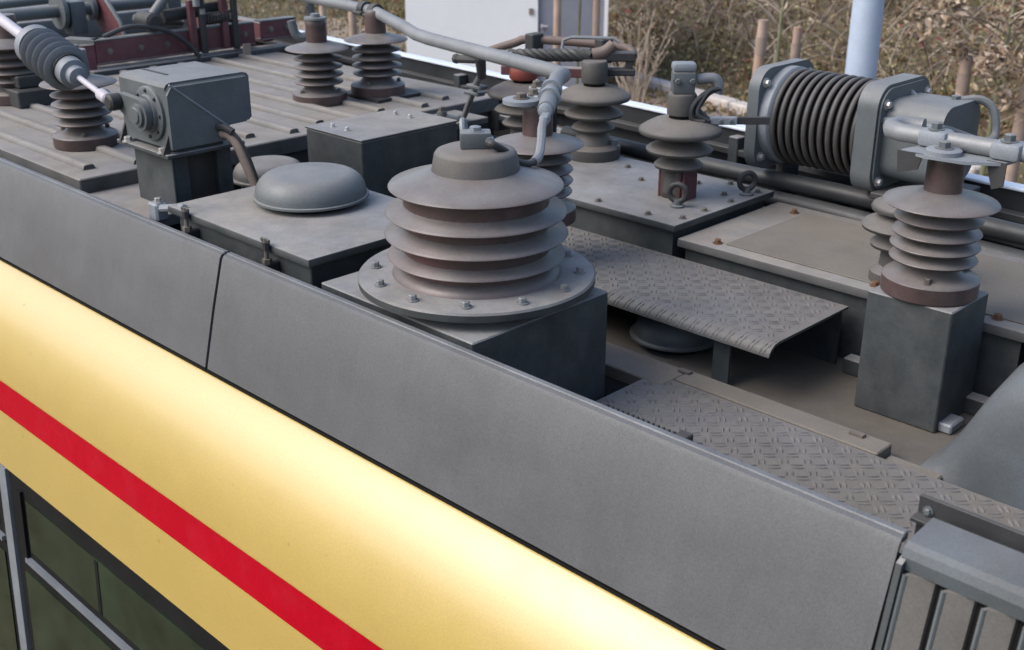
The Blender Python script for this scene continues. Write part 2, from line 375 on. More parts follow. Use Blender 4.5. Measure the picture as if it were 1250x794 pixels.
for x in (-7.0,-6.2,-5.4,-4.75,-4.05,-3.45,-2.4,-1.85,-1.05,-.55,.2,1.0,1.8):
    part(tram, 'wall_rib', MB().box((-.022,-.05,-1.25), (.022,-.001,-1.0), .003, 1, wall_m(x)), m_cast if x == -3.45 else m_paint)
part(tram, 'far_ledge', MB().box((-8.9,3.30,-1.22), (2.6,3.56,-1.19), .003), m_paint)

# ------------------------------------------------------------------ louvred fairing at the corner
T = thing('louvre_grille', 'grey louvred grille at the end of the grey fairing panels', 'grille', (-.4, 1.47, -1.31))
xa, xb = -.645, 1.26
part(T, 'backing', MB().prism([(1.52,-1.04),(1.53,-1.045),(1.47,-1.33),(1.46,-1.33)], 'x', xa, xb), m_black)
mb = MB().prism([(1.505,-1.035),(1.503,-1.012),(1.508,-.998),(1.52,-.992),(1.60,-.986),(1.60,-1.0),(1.53,-1.01),(1.525,-1.035)], 'x', xa, xb)
part(T, 'hood', mb, m_hump, 'pale worn folded hood above the slats', ang=20)
sm = None
for i in range(30):
    x = xa+.012+i*.062
    mb = MB(); mb.prism([(x,0),(x+.006,-.002),(x+.043,.014),(x+.045,.022),(x+.005,.008)], 'z', 0, 1)
    for v in mb.bm.verts:
        u = v.co.z; v.co = Vector((v.co.x, 1.503-.062*u+v.co.y-.004, -1.036-.285*u))
    S_ = part(T, 'slat', mb, m_louv)
    part(S_, 'slat_edge', MB().tube([(x+.001,1.4965,-1.037),(x+.001,1.4355,-1.318)], .0042, 6), m_cast, top=T)
for x in (xa-.002, xb-.01):
    part(T, 'end_frame', MB().prism([(1.492,-1.02),(1.51,-1.012),(1.53,-1.03),(1.47,-1.33),(1.425,-1.33)], 'x', x, x+.01), m_paint)
T = thing('flange_bracket', 'black angle flange standing behind the louvred grille', 'bracket', (-.2, 1.63, -1.05))
part(T, 'upright', MB().box((-.683,1.628,-1.05), (1.2,1.636,-.972), .001), m_iron)
part(T, 'foot', MB().box((-.683,1.603,-1.01), (1.2,1.6275,-1.003), .001), m_iron)
bolts(T, [(-.665,1.626,-.995),(-.2,1.626,-.995)], m_cast, .006, .006, (0,-1,0))

# ------------------------------------------------------------------ chequer plates
T = thing('tread_plate', 'flat chequer plate walkway behind the grey fairing panel', 'walkway', (-.5, 1.9, -1.3))
mb = MB().box((-1.665,1.60,-1.30), (2.4,2.205,-1.262), .003)
part(T, 'plate', mb, m_tread); part(T, 'tread_bars', lugs(-1.655, .6, 1.62, 2.2, -1.262), m_lug, kind='stuff')
part(T, 'edge_strip', MB().box((-1.60,2.2055,-1.30), (-1.035,2.275,-1.258), .003), m_strip, 'tan dusty flat edge strip')
part(T, 'edge_strip', MB().box((-2.4,2.155,-1.302), (-1.602,2.272,-1.26), .003), m_strip, 'tan dusty flat edge strip')
part(T, 'clip', MB().box((-1.62,2.245,-1.258), (-1.585,2.262,-1.252)), m_bolt); part(T, 'clip', MB().box((-1.13,2.245,-1.257), (-1.095,2.262,-1.251)), m_bolt)
part(T, 'ledge', MB().box((-1.03,2.206,-1.30), (-.9,2.26,-1.278), .004), m_strip)
part(T, 'well_wall', MB().box((-1.78,2.06,-1.32), (-1.668,2.15,-1.29)), m_black)
T = thing('cable_chain', 'black ribbed cable strap lying along the flat chequer plate', 'strap', (-1.47,1.92,-1.262))
part(T, 'strap', MB().box((-1.60,1.91,-1.262), (-1.385,1.938,-1.246), .002), m_iron)
for i in range(14): part(T, 'rib', MB().box((-1.60+i*.0152,1.907,-1.246), (-1.592+i*.0152,1.941,-1.236), .001), m_iron)
part(T, 'end_block', MB().box((-1.384,1.90,-1.262), (-1.35,1.948,-1.228), .003), m_iron)
T = thing('bench_plate', 'raised chequer plate step with a rolled front edge on a post', 'step', (-1.9, 2.45, -1.30))
mb = MB(); xs_ = [-2.75, -1.385]
roll = [(2.665,-1.137),(2.665,-1.13),(2.335,-1.13),(2.315,-1.133),(2.300,-1.143),(2.293,-1.154),(2.2915,-1.162),(2.2965,-1.162),(2.299,-1.154),(2.306,-1.148),(2.318,-1.14),(2.335,-1.137)]
part(T, 'plate', MB().prism(roll, 'x', *xs_), m_tread, ang=50)
part(T, 'tread_bars', lugs(-2.74, -1.395, 2.335, 2.66, -1.13, .036), m_lug, kind='stuff')
mb = MB()
for i in range(76): # bars running over the rolled edge
    x = -2.74+(i//2)*.036+(i % 2)*.011
    mb.tube([(x+.006,2.33,-1.1305),(x+.002,2.308,-1.136),(x-.004,2.296,-1.148),(x-.008,2.2925,-1.156)], .0022, 5)
part(T, 'edge_bars', mb, m_lug, kind='stuff')
for x in (-2.6, -1.545): part(T, 'post', MB().box((x-.025,2.325,-1.30), (x+.025,2.333,-1.14)), m_paint)
part(T, 'back_leg', MB().box((-2.7,2.655,-1.30), (-1.40,2.664,-1.139)), m_paint)
#part(T, 'end_gusset', MB().prism([(2.64,-1.30),(2.655,-1.139),(2.40,-1.139),(2.44,-1.17),(2.6,-1.2)], 'x', -1.396, -1.39), m_paint)
def dome(mb, c, r, h, n=40, rim=.012):
    pr = [(r+rim,0),(r+rim,.006),(r,.008)]
    for i in range(1, 13):
        a = R(90)*i/12; pr.append((r*(.62+.38*math.cos(a)**.9) if i < 12 else r*.62, .008+h*.9*math.sin(a)))
    pr += [(r*.35, .008+h*.965), (0, .008+h)]
    return mb.lathe(pr, n, None, c)
T = thing('vent_dome', 'dark round ventilator dome under the raised chequer step', 'ventilator', (-1.80,2.47,-1.30))
part(T, 'dome', dome(MB(), (-1.80,2.47,-1.275), .115, .055), m_cast, ang=60); part(T, 'neck', MB().cyl((-1.80,2.47,-1.30), (-1.80,2.47,-1.27), .09, n=24), m_black)
whole('floor_channel', MB().box((-1.36,2.62,-1.299), (-.9,2.66,-1.255), .003), m_paint, 'low grey channel on the roof floor under the raised step', 'channel', (-1.1,2.64,-1.30))

# ------------------------------------------------------------------ large bushing on its pedestal
T = thing('pedestal_box', 'grey steel pedestal box carrying the largest insulator', 'pedestal', (-1.92,1.82,-1.30))
part(T, 'body', MB().box((-2.235,1.587,-1.298), (-1.69,2.04,-1.0), .003), m_paint)
bolts(T, [(-1.70,1.578,-1.03),(-2.2,1.578,-1.03)], m_bolt, .011, .012, (0,-1,0), 'clamp')
bc = (-1.93,1.83)
T = thing('bushing_insulator', 'largest insulator with four broad dusty discs on a bolted flange', 'insulator', (*bc,-1.0))
part(T, 'collar', MB().lathe([(.235,-.999),(.235,-.985),(.2,-.983),(.2,-.975)], 64, None, (*bc,0)), m_paint)
part(T, 'flange', MB().lathe([(.20,-.978),(.278,-.978),(.286,-.974),(.287,-.958),(.283,-.953),(.20,-.951)], 72, None, (*bc,0)), m_paint, ang=40)
me = mesh(MB().bolt((0,0,0), .0095, .012), 'bolt', m_bus)
for i in range(12):
    a = 2*math.pi*(i+.35)/12; link('bolt', me, T, (.248*math.cos(a), .248*math.sin(a), .049))
part(T, 'core', MB().lathe([(.205,-.952),(.20,-.94),(.178,-.93),(.172,-.75)], 48, None, (*bc,0)), m_cer, ang=60)
for z, r in ((-.905,.214),(-.853,.219),(-.800,.216),):
    part(T, 'shed', MB().lathe([(.165,z-.016),(r-.03,z-.008),(r-.004,z-.005),(r,z-.001),(r-.003,z+.004),(r-.04,z+.014),(.165,z+.036)], 72, None, (*bc,0)), m_cer, 'broad dusty brown disc', ang=60)
z = -.737; r = .207
part(T, 'top_disc', MB().lathe([(.165,z-.016),(r-.03,z-.008),(r-.004,z-.005),(r,z-.001),(r-.003,z+.003),(r-.045,z+.014),(.12,z+.030),(.105,z+.036)], 72, None, (*bc,0)), m_cer, ang=60)
part(T, 'cap', MB().lathe([(.106,-.706),(.104,-.70),(.097,-.664),(.092,-.657),(.08,-.652),(0,-.649)], 56, None, (*bc,0)), m_cerd, ang=50)
part(T, 'terminal_block', MB().box((-.036,-.024,-.650), (.036,.024,-.612), .004, 2, Matrix.Translation((*bc,0)) @ Matrix.Rotation(R(48), 4, 'Z')), m_cast)
bolts(T, [(bc[0],bc[1],-.612)], m_castl, .014, .010)
part(T, 'terminal_screw', MB().axis_lathe((bc[0]+.02,bc[1]+.025,-.633), (bc[0]+.07,bc[1]-.015,-.633), [(.012,0),(.012,.03)], 8), m_castl)
part(T, 'terminal_lug', MB().tube([(bc[0]-.035,bc[1]-.005,-.63),(bc[0]-.05,bc[1]+.005,-.60),(bc[0]-.065,bc[1]+.025,-.605),(bc[0]-.06,bc[1]+.03,-.64)], .007, 8, 6), m_castl)

# ------------------------------------------------------------------ post insulators (one slender kind)
def post_insulator(label, group=None):
    T = thing('post_insulator', label, 'insulator', (0,0,0), group)
    part(T, 'base_flange', MB().lathe([(.108,0),(.112,.004),(.112,.040),(.106,.046),(.075,.052),(.062,.066),(.056,.078)], 48), m_cer, ang=40)
    part(T, 'core', MB().lathe([(.055,.06),(.052,.08),(.052,.225)], 32), m_cer)
    for z, r in ((.088,.101),(.120,.103),(.152,.102),(.185,.101)):
        part(T, 'shed', MB().lathe([(.05,z-.008),(r-.02,z-.006),(r-.003,z-.005),(r,z-.001),(r-.002,z+.002),(r-.03,z+.009),(.05,z+.018)], 48), m_cer, ang=60)
    part(T, 'top_disc', MB().lathe([(.05,.213),(.11,.218),(.127,.219),(.131,.222),(.128,.226),(.10,.234),(.06,.243),(.043,.25)], 56), m_cer, ang=60)
    part(T, 'cap', MB().lathe([(.043,.245),(.042,.315),(.041,.333),(.038,.338),(0,.339)], 32), m_cer, ang=40)
    for i in range(3):
        a = 2*math.pi*i/3+.6; c = (.088*math.cos(a), .088*math.sin(a), .046)
        o = link('bolt', mesh(MB().bolt((0,0,0), .0085, .014), 'bolt', m_bolt), T, c)
    return T
first = post_insulator('x')
def place_post(label, x, y, z=-1.0, rz=0, s=1, g='slender post insulators with a wide top disc'):
    global first
    if first is not None and not first.get('used'): o = first; first['used'] = 1
    else: o = copy_tree(first)
    o.location = (x, y, z+Z0); o.rotation_euler.z = rz; o.scale = (s,s,s); o['label'] = label; o['group'] = g; return o
place_post('post insulator standing on the tall grey box at the right', -1.13, 2.56, -.99, .3)
place_post('post insulator clamped to the bent pipe behind the largest insulator', -2.215, 2.34, -1.0, 1.2)
o = place_post('post insulator with a free flat cap on the ribbed deck behind the small box', -4.0, 2.9, -1.0, 2.0)
link('cap_plate', mesh(MB().lathe([(.046,.3395),(.046,.348),(.02,.349),(.02,.362),(0,.363)], 28), 'cap_plate', m_bus), o)
place_post('dark post insulator cut by the left edge of the photo', -4.93, 2.02, -1.0, .2, 1.05)
place_post('post insulator holding up the far end of the long grey pipe', -3.93, 3.155, -.99, .4, 1.03)
place_post('post insulator beneath the pale ribbed push rod at the left', -3.99, 1.857, -1.0, 1.0)
# blunt three-disc kind
def blunt_insulator(label):
    T = thing('blunt_insulator', label, 'insulator', (0,0,0))
    part(T, 'stem', MB().lathe([(.05,.02),(.045,.10),(.045,.23)], 28), m_cerd)
    for z, r, h in ((.105,.078,.028),(.155,.105,.032)):
        part(T, 'shed', MB().lathe([(.04,z-.006),(r-.02,z-.010),(r-.003,z-.006),(r,z+.002),(r-.008,z+.010),(r*.6,z+h*.8),(.04,z+h)], 44), m_cerd, ang=60)
    z, r = .215, .131
    part(T, 'top_disc', MB().lathe([(.04,z-.006),(r-.02,z-.012),(r-.004,z-.008),(r,z),(r-.004,z+.009),(r-.02,z+.019),(r*.62,z+.034),(.05,z+.040)], 52), m_cerd, ang=60)
    part(T, 'neck', MB().cyl((0,0,.25), (0,0,.268), .038, n=24), m_black)
    return T
T = blunt_insulator('blunt insulator with a red tinted cap standing on the eyebolt plate'); T.location = (-2.155, 2.925, -1.04+Z0)
T['base'] = (0,0,0)
part(T, 'cap', MB().lathe([(.044,.266),(.045,.27),(.045,.325),(.042,.331),(0,.332)], 32), m_cerd, 'grey cap with a red stain', ang=40)
part(T, 'foot', MB().box((-.042,-.042,0), (.042,.042,.095), .012, 2), m_cer, 'red stained square foot')
for s in (-1, 1): part(T, 'cheek', MB().box((s*.047-.004,-.035,0), (s*.047+.004,.035,.10), .002), m_redox)
part(T, 'clamp_block', MB().box((-.034,-.03,.332), (.034,.03,.398), .005, 2, Matrix.Rotation(R(45), 4, 'Z')), m_cast)
part(T, 'clamp_cap', MB().box((-.036,-.028,.399), (.036,.028,.425), .008, 2, Matrix.Rotation(R(45), 4, 'Z')), m_castl)
bolts(T, [(.005,-.035,.372),(.037,-.003,.372)], m_cast, .009, .01, (.7,-.7,0))
part(T, 'pipe_elbow', MB().tube([(.03,.03,.372),(.055,.055,.376),(.07,.07,.372),(.078,.078,.35),(.075,.075,.33)], .0165, 12, 5), m_bus)
mb = MB()
for k in range(5):
    a = k*1.25; dx, dy = .014*math.cos(a), .014*math.sin(a)
    mb.tube([(.073+dx,.073+dy,.345),(.055+dx,.04+dy,.325+dx),(.042+dx,.012+dy*1.5,.297),(.045+dx,.005+dy,.27+dy),(.075+dx*.5,.03+dy,.250)], .0085, 7, 5)
part(T, 'braided_leads', mb, m_iron, 'bundle of dark braided leads')
part(T, 'strap', MB().box((.0,-.012,-.012), (.085,.012,.012), .003, 1, Matrix.Translation((.075,.045,.25)) @ Matrix.Rotation(R(44), 4, 'Z')), m_castl)
bolts(T, [(.105,.062,.25),(.128,.084,.25)], m_cast, .007, .008, (.7,-.7,0))
part(T, 'link_bar', MB().box((.0,-.006,-.012), (.10,.006,.012), .002, 1, Matrix.Translation((.135,.104,.25)) @ Matrix.Rotation(R(44), 4, 'Z')), m_iron)
T = blunt_insulator('blunt insulator on a bolted round foot with a plain grey cap'); T.location = (-2.69, 3.13, -1.04+Z0); T['base'] = (0,0,0)
part(T, 'cap', MB().lathe([(.044,.266),(.046,.27),(.046,.335),(.042,.341),(0,.342)], 32), m_cerd, ang=40)
part(T, 'foot', MB().lathe([(.098,0),(.1,.003),(.1,.038),(.094,.044),(.07,.05),(.05,.10),(.045,.11)], 40), m_cerd, ang=40)
bolts(T, [(.075,.03,.044)], m_cast, .014, .022); bolts(T, [(-.06,-.05,.044)], m_cast, .014, .022)
T = blunt_insulator('blunt insulator with an orange red plug below the twisted cable'); T.location = (-2.95, 3.04, -1.05+Z0); T['base'] = (0,0,0)
part(T, 'plug', MB().lathe([(.048,.266),(.052,.272),(.05,.30),(.044,.315),(0,.316)], 28), m_redplug, 'orange red plug', ang=40)
part(T, 'foot', MB().lathe([(.09,0),(.09,.03),(.05,.05),(.045,.1)], 32), m_cerd)
T = blunt_insulator('dark insulator half hidden behind the insulator on the tall box'); T.location = (-1.33, 2.80, -1.08+Z0); T['base'] = (0,0,0)
part(T, 'foot', MB().lathe([(.07,0),(.07,.03),(.045,.05),(.045,.1)], 32), m_cerd)
for c in list(T.children):
    if c.name.startswith(('top_disc', 'neck')): bpy.data.objects.remove(c)
for z, r in ((.205,.085),):
    part(T, 'shed', MB().lathe([(.03,z-.008),(r-.003,z-.008),(r,z),(r-.006,z+.01),(.03,z+.03)], 40), m_cerd, ang=60)

# ------------------------------------------------------------------ hatch with dome
T = thing('dome_hatch', 'square grey hatch lid with a flattened ventilator dome', 'hatch', (-2.62,1.85,-1.30))
part(T, 'lid', MB().box((-2.962,1.59,-.977), (-2.285,2.10,-.955), .004, 2), m_paint)
part(T, 'frame', MB().box((-2.94,1.612,-1.298), (-2.31,2.08,-.979), .003), m_paint)
dc = (-2.70,1.905)
part(T, 'dome', dome(MB(), (*dc,-.938), .160, .07, 56, .006), m_cast, 'flattened round dome', ang=60)
part(T, 'dome_shadow_neck', MB().cyl((*dc,-.956), (*dc,-.936), .13, n=32), m_black)  # neck coloured black to give the shadow gap beneath the dome
for x in (-2.845, -2.455):
    C = part(T, 'clamp', MB().box((x-.012,1.572,-1.06), (x+.012,1.611,-1.0), .003), m_iron)
    part(C, 'screw', MB().cyl((x,1.58,-1.05), (x,1.58,-.935), .006, n=10), m_bolt, top=T)
    part(C, 'wing_nut', MB().box((x-.02,1.577,-.947), (x+.02,1.583,-.934), .003).cyl((x,1.58,-.965), (x,1.58,-.945), .011, n=8), m_iron, top=T)
    part(C, 'nut', MB().cyl((x,1.58,-1.005), (x,1.58,-.99), .013, n=6), m_bolt, top=T)
hm = MB().tube([(-3.05,1.60,-.985),(-3.0,1.605,-.975),(-2.95,1.62,-.965),(-2.90,1.61,-.955)], .011, 8, 3)
part(T, 'hinge_arm', hm, m_castl); part(T, 'hinge_block', MB().box((-3.07,1.585,-1.02), (-3.02,1.625,-.965), .006), m_castl)
bolts(T, [(-3.04,1.605,-.965)], m_gal, .01, .012)
bolts(T, [(-2.25,1.583,-1.03)], m_bolt, .011, .012, (0,-1,0), 'clamp_foot')
T = thing('low_dome', 'small pale ventilator dome behind the hatch dome', 'ventilator', (-3.42,2.24,-1.30))
part(T, 'dome', dome(MB(), (-3.42,2.24,-1.085), .125, .055, 40), m_deck, ang=60); part(T, 'neck', MB().cyl((-3.42,2.24,-1.30), (-3.42,2.24,-1.08), .10, n=28), m_paint)
# small box
T = thing('junction_box', 'plain rectangular grey box with four studs on its dusty lid', 'box', (-3.15,2.54,-1.30))
part(T, 'body', MB().box((-3.30,2.325,-1.298), (-2.995,2.752,-.905), .003), m_paint)
part(T, 'lid', MB().box((-3.303,2.322,-.904), (-2.992,2.755,-.897), .002), m_paint)
bolts(T, [(-3.22,2.38,-.897),(-3.14,2.38,-.897),(-3.22,2.66,-.897),(-3.14,2.66,-.897)], m_gal, .007, .012, name='stud')
# ------------------------------------------------------------------ drive box with crank
T = thing('drive_box', 'boxy grey pantograph drive with a crank arm on a pedestal', 'drive', (-3.30,1.85,-1.06))
part(T, 'pedestal', MB().box((-3.40,1.735,-1.06), (-3.172,1.742,-.872), .002), m_paint)
part(T, 'pedestal_core', MB().box((-3.395,1.7425,-1.06), (-3.20,1.935,-.873)), m_floor, 'brown core seen between the pedestal flanges')
for y in (1.7425, 1.895): part(T, 'flange', MB().box((-3.199,y,-1.06), (-3.174,y+.05,-.872), .002), m_paint)
part(T, 'top_plate', MB().box((-3.43,1.695,-.871), (-3.12,1.965,-.858), .002), m_paint)
# housing: full-depth upper body, cut back below at the rear
mb = MB(); hp = [(1.715,-.845),(1.905,-.845),(1.915,-.80),(1.995,-.797),(2.005,-.788),(2.005,-.662),(1.998,-.652),(1.985,-.648),(1.735,-.648),(1.722,-.652),(1.715,-.662)]
mb.prism(hp, 'x', -3.415, -3.12)
bmesh.ops.bevel(mb.bm, geom=[e for e in mb.bm.edges if abs(e.verts[0].co.x-e.verts[1].co.x) < 1e-6 and e.verts[0].co.z > -.79], offset=.012, segments=3, affect='EDGES')
H = part(T, 'housing', mb, m_cast, ang=30)
part(H, 'cover_seam', MB().tube([(-3.119,1.725,-.652),(-3.119,1.91,-.802)], .0035, 6), m_castl, top=T)
part(H, 'top_seam', MB().box((-3.40,1.79,-.6485), (-3.25,1.80,-.646)), m_iron, top=T)
part(T, 'skid', MB().box((-3.40,1.74,-.858), (-3.14,1.90,-.8455)), m_paint)
for x, y in ((-3.14,1.72),(-3.40,1.72)):
    part(T, 'gusset', MB().prism([(y-.004,-.858),(y-.03,-.858),(y-.004,-.80)], 'x', x-.004, x+.004), m_iron)
bolts(T, [(-3.165,1.706,-.858),(-3.375,1.706,-.858),(-3.14,1.94,-.858)], m_gal, .012, .014)
fc = (-3.225,1.715,-.748)
part(T, 'crank_flange', MB().axis_lathe(fc, (fc[0],1.6,fc[2]), [(.082,0),(.082,.008),(.078,.011),(.058,.011),(.055,.02),(0,.02)], 40), m_cast, ang=40)
for i in range(8):
    a = 2*math.pi*i/8; part(T, 'bolt', MB().bolt((fc[0]+.069*math.cos(a), fc[1]-.011, fc[2]+.069*math.sin(a)), .0045, .005, (0,-1,0)), m_iron)
def slab(c0, r0, c1, r1, y0, y1):
    pts = []; dx, dz = c1[0]-c0[0], c1[1]-c0[1]; a = math.atan2(dz, dx)
    for i in range(13): b = a+R(90)+R(180)*i/12; pts.append((c0[0]+r0*math.cos(b), c0[1]+r0*math.sin(b)))
    for i in range(13): b = a-R(90)+R(180)*i/12; pts.append((c1[0]+r1*math.cos(b), c1[1]+r1*math.sin(b)))
    return MB().prism(pts, 'y', y0, y1)
crank = part(T, 'crank_arm', slab((fc[0],fc[2]), .048, (-3.335,-.722), .026, 1.672, 1.694), m_cast, ang=25)
part(crank, 'hub', MB().axis_lathe((fc[0],1.694,fc[2]), (fc[0],1.5,fc[2]), [(.035,0),(.034,.03),(.024,.032),(.022,.036),(0,.036)], 28), m_cast, top=T)
part(crank, 'pin', MB().axis_lathe((-3.335,1.70,-.722), (-3.335,1.5,-.722), [(.02,0),(.02,.03),(.026,.032),(.026,.06),(.018,.066),(0,.066)], 20), m_iron, 'dark greasy crank pin', top=T)
T = thing('sleeved_cable', 'tan sleeved cable drooping from the grey drive box', 'cable', (-3.10,2.03,-1.06))
part(T, 'sleeve', MB().tube([(-3.12,1.89,-.82),(-3.09,1.895,-.822),(-3.065,1.905,-.85),(-3.05,1.92,-.91),(-3.035,1.945,-1.0),(-3.03,1.955,-1.06)], .017, 12, 6), m_sleeve)
part(T, 'gland', MB().tube([(-3.12,1.875,-.80),(-3.09,1.88,-.798),(-3.065,1.89,-.81)], .012, 10, 4), m_iron)
part(T, 'lead', MB().tube([(-3.07,1.89,-.808),(-3.045,1.905,-.84),(-3.028,1.925,-.91),(-3.01,1.95,-1.05)], .005, 8, 6), m_rubber)
# push rod
T = thing('push_rod', 'pale push rod with a ribbed insulator running to the crank pin', 'rod', (-3.40,1.66,-.722))
p0, p1 = Vector((-3.345,1.652,-.722)), Vector((-5.5,1.71,-.25)); dv = (p1-p0).normalized()
def on(t): return p0+dv*t
part(T, 'rod', MB().cyl(on(.04), on(.26), .0095, n=12), m_rod); part(T, 'rod_end', MB().axis_lathe(on(.015), on(.2), [(.010,0),(.018,.01),(.019,.05),(.012,.065),(.0095,.07)], 14), m_rod)
part(T, 'end_cap', MB().axis_lathe(on(.21), on(.6), [(.014,0),(.03,.004),(.032,.03),(.046,.034),(.048,.085)], 28), m_castl, ang=40)
part(T, 'core', MB().axis_lathe(on(.28), on(.7), [(.052,0),(.052,.22)], 24), m_iron)
for i in range(5): part(T, 'shed', MB().axis_lathe(on(.29+i*.042), on(.9), [(.045,0),(.071,.004),(.075,.008),(.071,.012),(.045,.017)], 36), m_castg, ang=60)
part(T, 'collar', MB().axis_lathe(on(.495), on(.9), [(.066,0),(.068,.03),(.05,.045),(.02,.05)], 28), m_castl)
part(T, 'far_rod', MB().cyl(on(.53), p1, .019, n=14), m_rod)

# ------------------------------------------------------------------ bus pipe over the insulators
T = thing('bent_pipe', 'long bent grey conductor pipe passing over the insulators', 'pipe', (-2.2,2.4,-.66))
pp = [(-5.6,3.43,-.655),(-4.55,3.28,-.655),(-4.0,3.205,-.655),(-3.52,2.975,-.655),(-3.40,2.92,-.66),(-3.28,2.88,-.66),(-2.50,2.715,-.66),(-2.435,2.685,-.66),(-2.41,2.63,-.66),(-2.225,2.40,-.652),(-2.10,2.25,-.652)]
part(T, 'pipe', MB().tube(pp, .0235, 16), m_bus, ang=50)
part(T, 'end_plug', MB().axis_lathe((-2.10,2.25,-.652), (-1.9,2.0,-.652), [(.02,0),(.018,.02),(.008,.024),(0,.024)], 16), m_castl)
part(T, 'plate', MB().box((-.05,-.04,-.672), (.05,.09,-.662), .003, 1, Matrix.Translation((-2.215,2.34,0)) @ Matrix.Rotation(R(30), 4, 'Z')), m_castl)
part(T, 'top_washer', MB().lathe([(.052,-.661),(.052,-.65),(.046,-.648),(0,-.648)], 32, None, (-2.24,2.30,0)), m_castl)
bolts(T, [(-2.24,2.30,-.648)], m_bolt, .016, .014)
for c in ((-2.20,2.37),(-2.275,2.46)):
    part(T, 'clamp', MB().axis_lathe((c[0],c[1],-.652), (c[0]+.125,c[1]-.155,-.652), [(.027,-.014),(.031,-.014),(.031,.014),(.027,.014)], 24), m_castl)
    part(T, 'clamp_ear', MB().box((c[0]-.065,c[1]-.03,-.662), (c[0]-.015,c[1]+.0,-.645), .004), m_castl)
    bolts(T, [(c[0]-.045,c[1]-.015,-.645)], m_bolt, .012, .014)
for c in ((-3.97,3.19),(-4.07,3.215)):
    part(T, 'clamp', MB().axis_lathe((c[0],c[1],-.655), (c[0]+.2,c[1]-.028,-.655), [(.026,-.02),(.033,-.02),(.033,.02),(.026,.02)], 20), m_iron)
    part(T, 'clamp_ear', MB().box((c[0]-.03,c[1]-.05,-.675), (c[0]+.03,c[1]+.05,-.66), .004), m_iron)
T = thing('bonding_cable', 'grey braided lead looping from the bent pipe to the largest insulator', 'cable', (-2.0,2.05,-.68))
part(T, 'lug', MB().box((-.012,-.03,-.012), (.012,.03,.012), .004, 1, Matrix.Translation((-2.07,2.215,-.665)) @ Matrix.Rotation(R(35), 4, 'Z')), m_castl)
part(T, 'tail', MB().tube([(-2.055,2.195,-.665),(-2.025,2.155,-.672),(-1.975,2.10,-.69),(-1.93,2.045,-.708),(-1.905,2.0,-.712)], .0115, 10, 6), m_bus)
part(T, 'lead', MB().tube([(-1.91,2.01,-.712),(-1.893,1.965,-.708),(-1.887,1.92,-.692),(-1.866,1.865,-.656),(-1.868,1.828,-.634),(-1.885,1.828,-.632)], .009, 10, 8), m_iron)
# dropper rod
T = thing('dropper_rod', 'thin grey dropper rod hanging from the bent pipe to a deck bracket', 'rod', (-3.38,3.1,-1.02))
part(T, 'hook', MB().cyl((-2.935,2.81,-.675), (-2.975,2.855,-.755), .02, .016, 12), m_iron)
part(T, 'knob', MB().cyl((-2.95,2.82,-.69), (-3.04,2.80,-.695), .014, n=10).lathe([(0,-.018),(.013,-.013),(.018,0),(.013,.013),(0,.018)], 12, None, (-3.045,2.80,-.695)), m_iron)
part(T, 'rod', MB().tube([(-2.97,2.85,-.745),(-3.08,2.93,-.80),(-3.36,3.13,-.99),(-3.385,3.145,-1.005),(-3.40,3.12,-1.01),(-3.44,3.08,-1.0)], .012, 10), m_bus)
for k in (0, 1):
    part(T, 'clip', MB().box((-3.13-.05*k,2.92+.035*k,-.825-.035*k), (-3.05-.05*k,2.96+.035*k,-.81-.035*k), .004), m_cast)
part(T, 'eye', MB().lathe([(.02,-1.02),(.02,-.985)], 16, None, (-3.44,3.08,0)), m_cast); bolts(T, [(-3.44,3.08,-.985)], m_bolt, .012, .02)
whole('flat_tray', MB().box((-3.60,2.90,-1.045), (-3.36,3.26,-1.02), .003), m_deck, 'small dusty flat tray beside the dropper rod', 'tray', (-3.45,3.08,-1.045))
whole('packing_block', MB().box((-4.06,3.05,-1.0), (-3.80,3.29,-.986)).box((-4.02,3.06,-.999), (-3.84,3.28,-.99)), m_iron, 'black packing block under the far pipe insulator', 'block', (-3.95,3.17,-1.0))
whole('round_vent', MB().lathe([(.0,-1.06),(.075,-1.06),(.075,-1.02),(.06,-1.012),(0,-1.01)], 32, None, (-3.02,2.85,0)), m_deck, 'low round dusty vent behind the junction box', 'vent', (-3.02,2.85,-1.06))
# ------------------------------------------------------------------ eyebolt plate and covers
T = thing('eyebolt_plate', 'dusty bolted roof plate with two lifting eyes', 'plate', (-2.3,2.95,-1.30))
part(T, 'plate', MB().box((-3.02,2.675,-1.062), (-1.972,3.205,-1.04), .004, 2), m_paint)
part(T, 'skirt', MB().box((-3.0,2.70,-1.29), (-1.995,3.18,-1.063)), m_paint)
bolts(T, [(-2.30,2.71,-1.04),(-2.10,2.71,-1.04),(-2.0,2.75,-1.04),(-2.0,2.86,-1.04),(-2.0,3.0,-1.04),(-2.06,3.05,-1.04),(-2.0,3.15,-1.04),(-2.12,3.17,-1.04),(-2.2,3.1,-1.04),(-2.28,3.17,-1.04),(-2.42,3.17,-1.04),(-2.5,3.1,-1.04),(-2.5,2.71,-1.04),(-2.36,3.0,-1.04)], m_bolt, .0085, .009)
for p, rz in (((-2.085,2.835,-1.04), 20), ((-2.01,3.10,-1.04), 60)):
    E_ = part(T, 'lifting_eye', MB().torus((p[0],p[1],p[2]+.045), (math.sin(R(rz)),-math.cos(R(rz)),0), .027, .009), m_iron)
    part(E_, 'shank', MB().lathe([(.022,0),(.022,.006),(.013,.008),(.012,.022)], 16, None, p), m_cast, top=T)
T = thing('cover_plate', 'large flat dusty cover with rusty corner bolts', 'cover', (-1.4,2.95,-1.30))
mb = MB().box((-1.968,2.685,-1.106), (-.93,3.225,-1.08), .004, 2)
part(T, 'lid', mb, m_deck, ang=25)
part(T, 'inner_panel', MB().box((-1.83,2.735,-1.0795), (-.955,3.17,-1.076), .0015), m_strip, 'tan dusty inner panel')
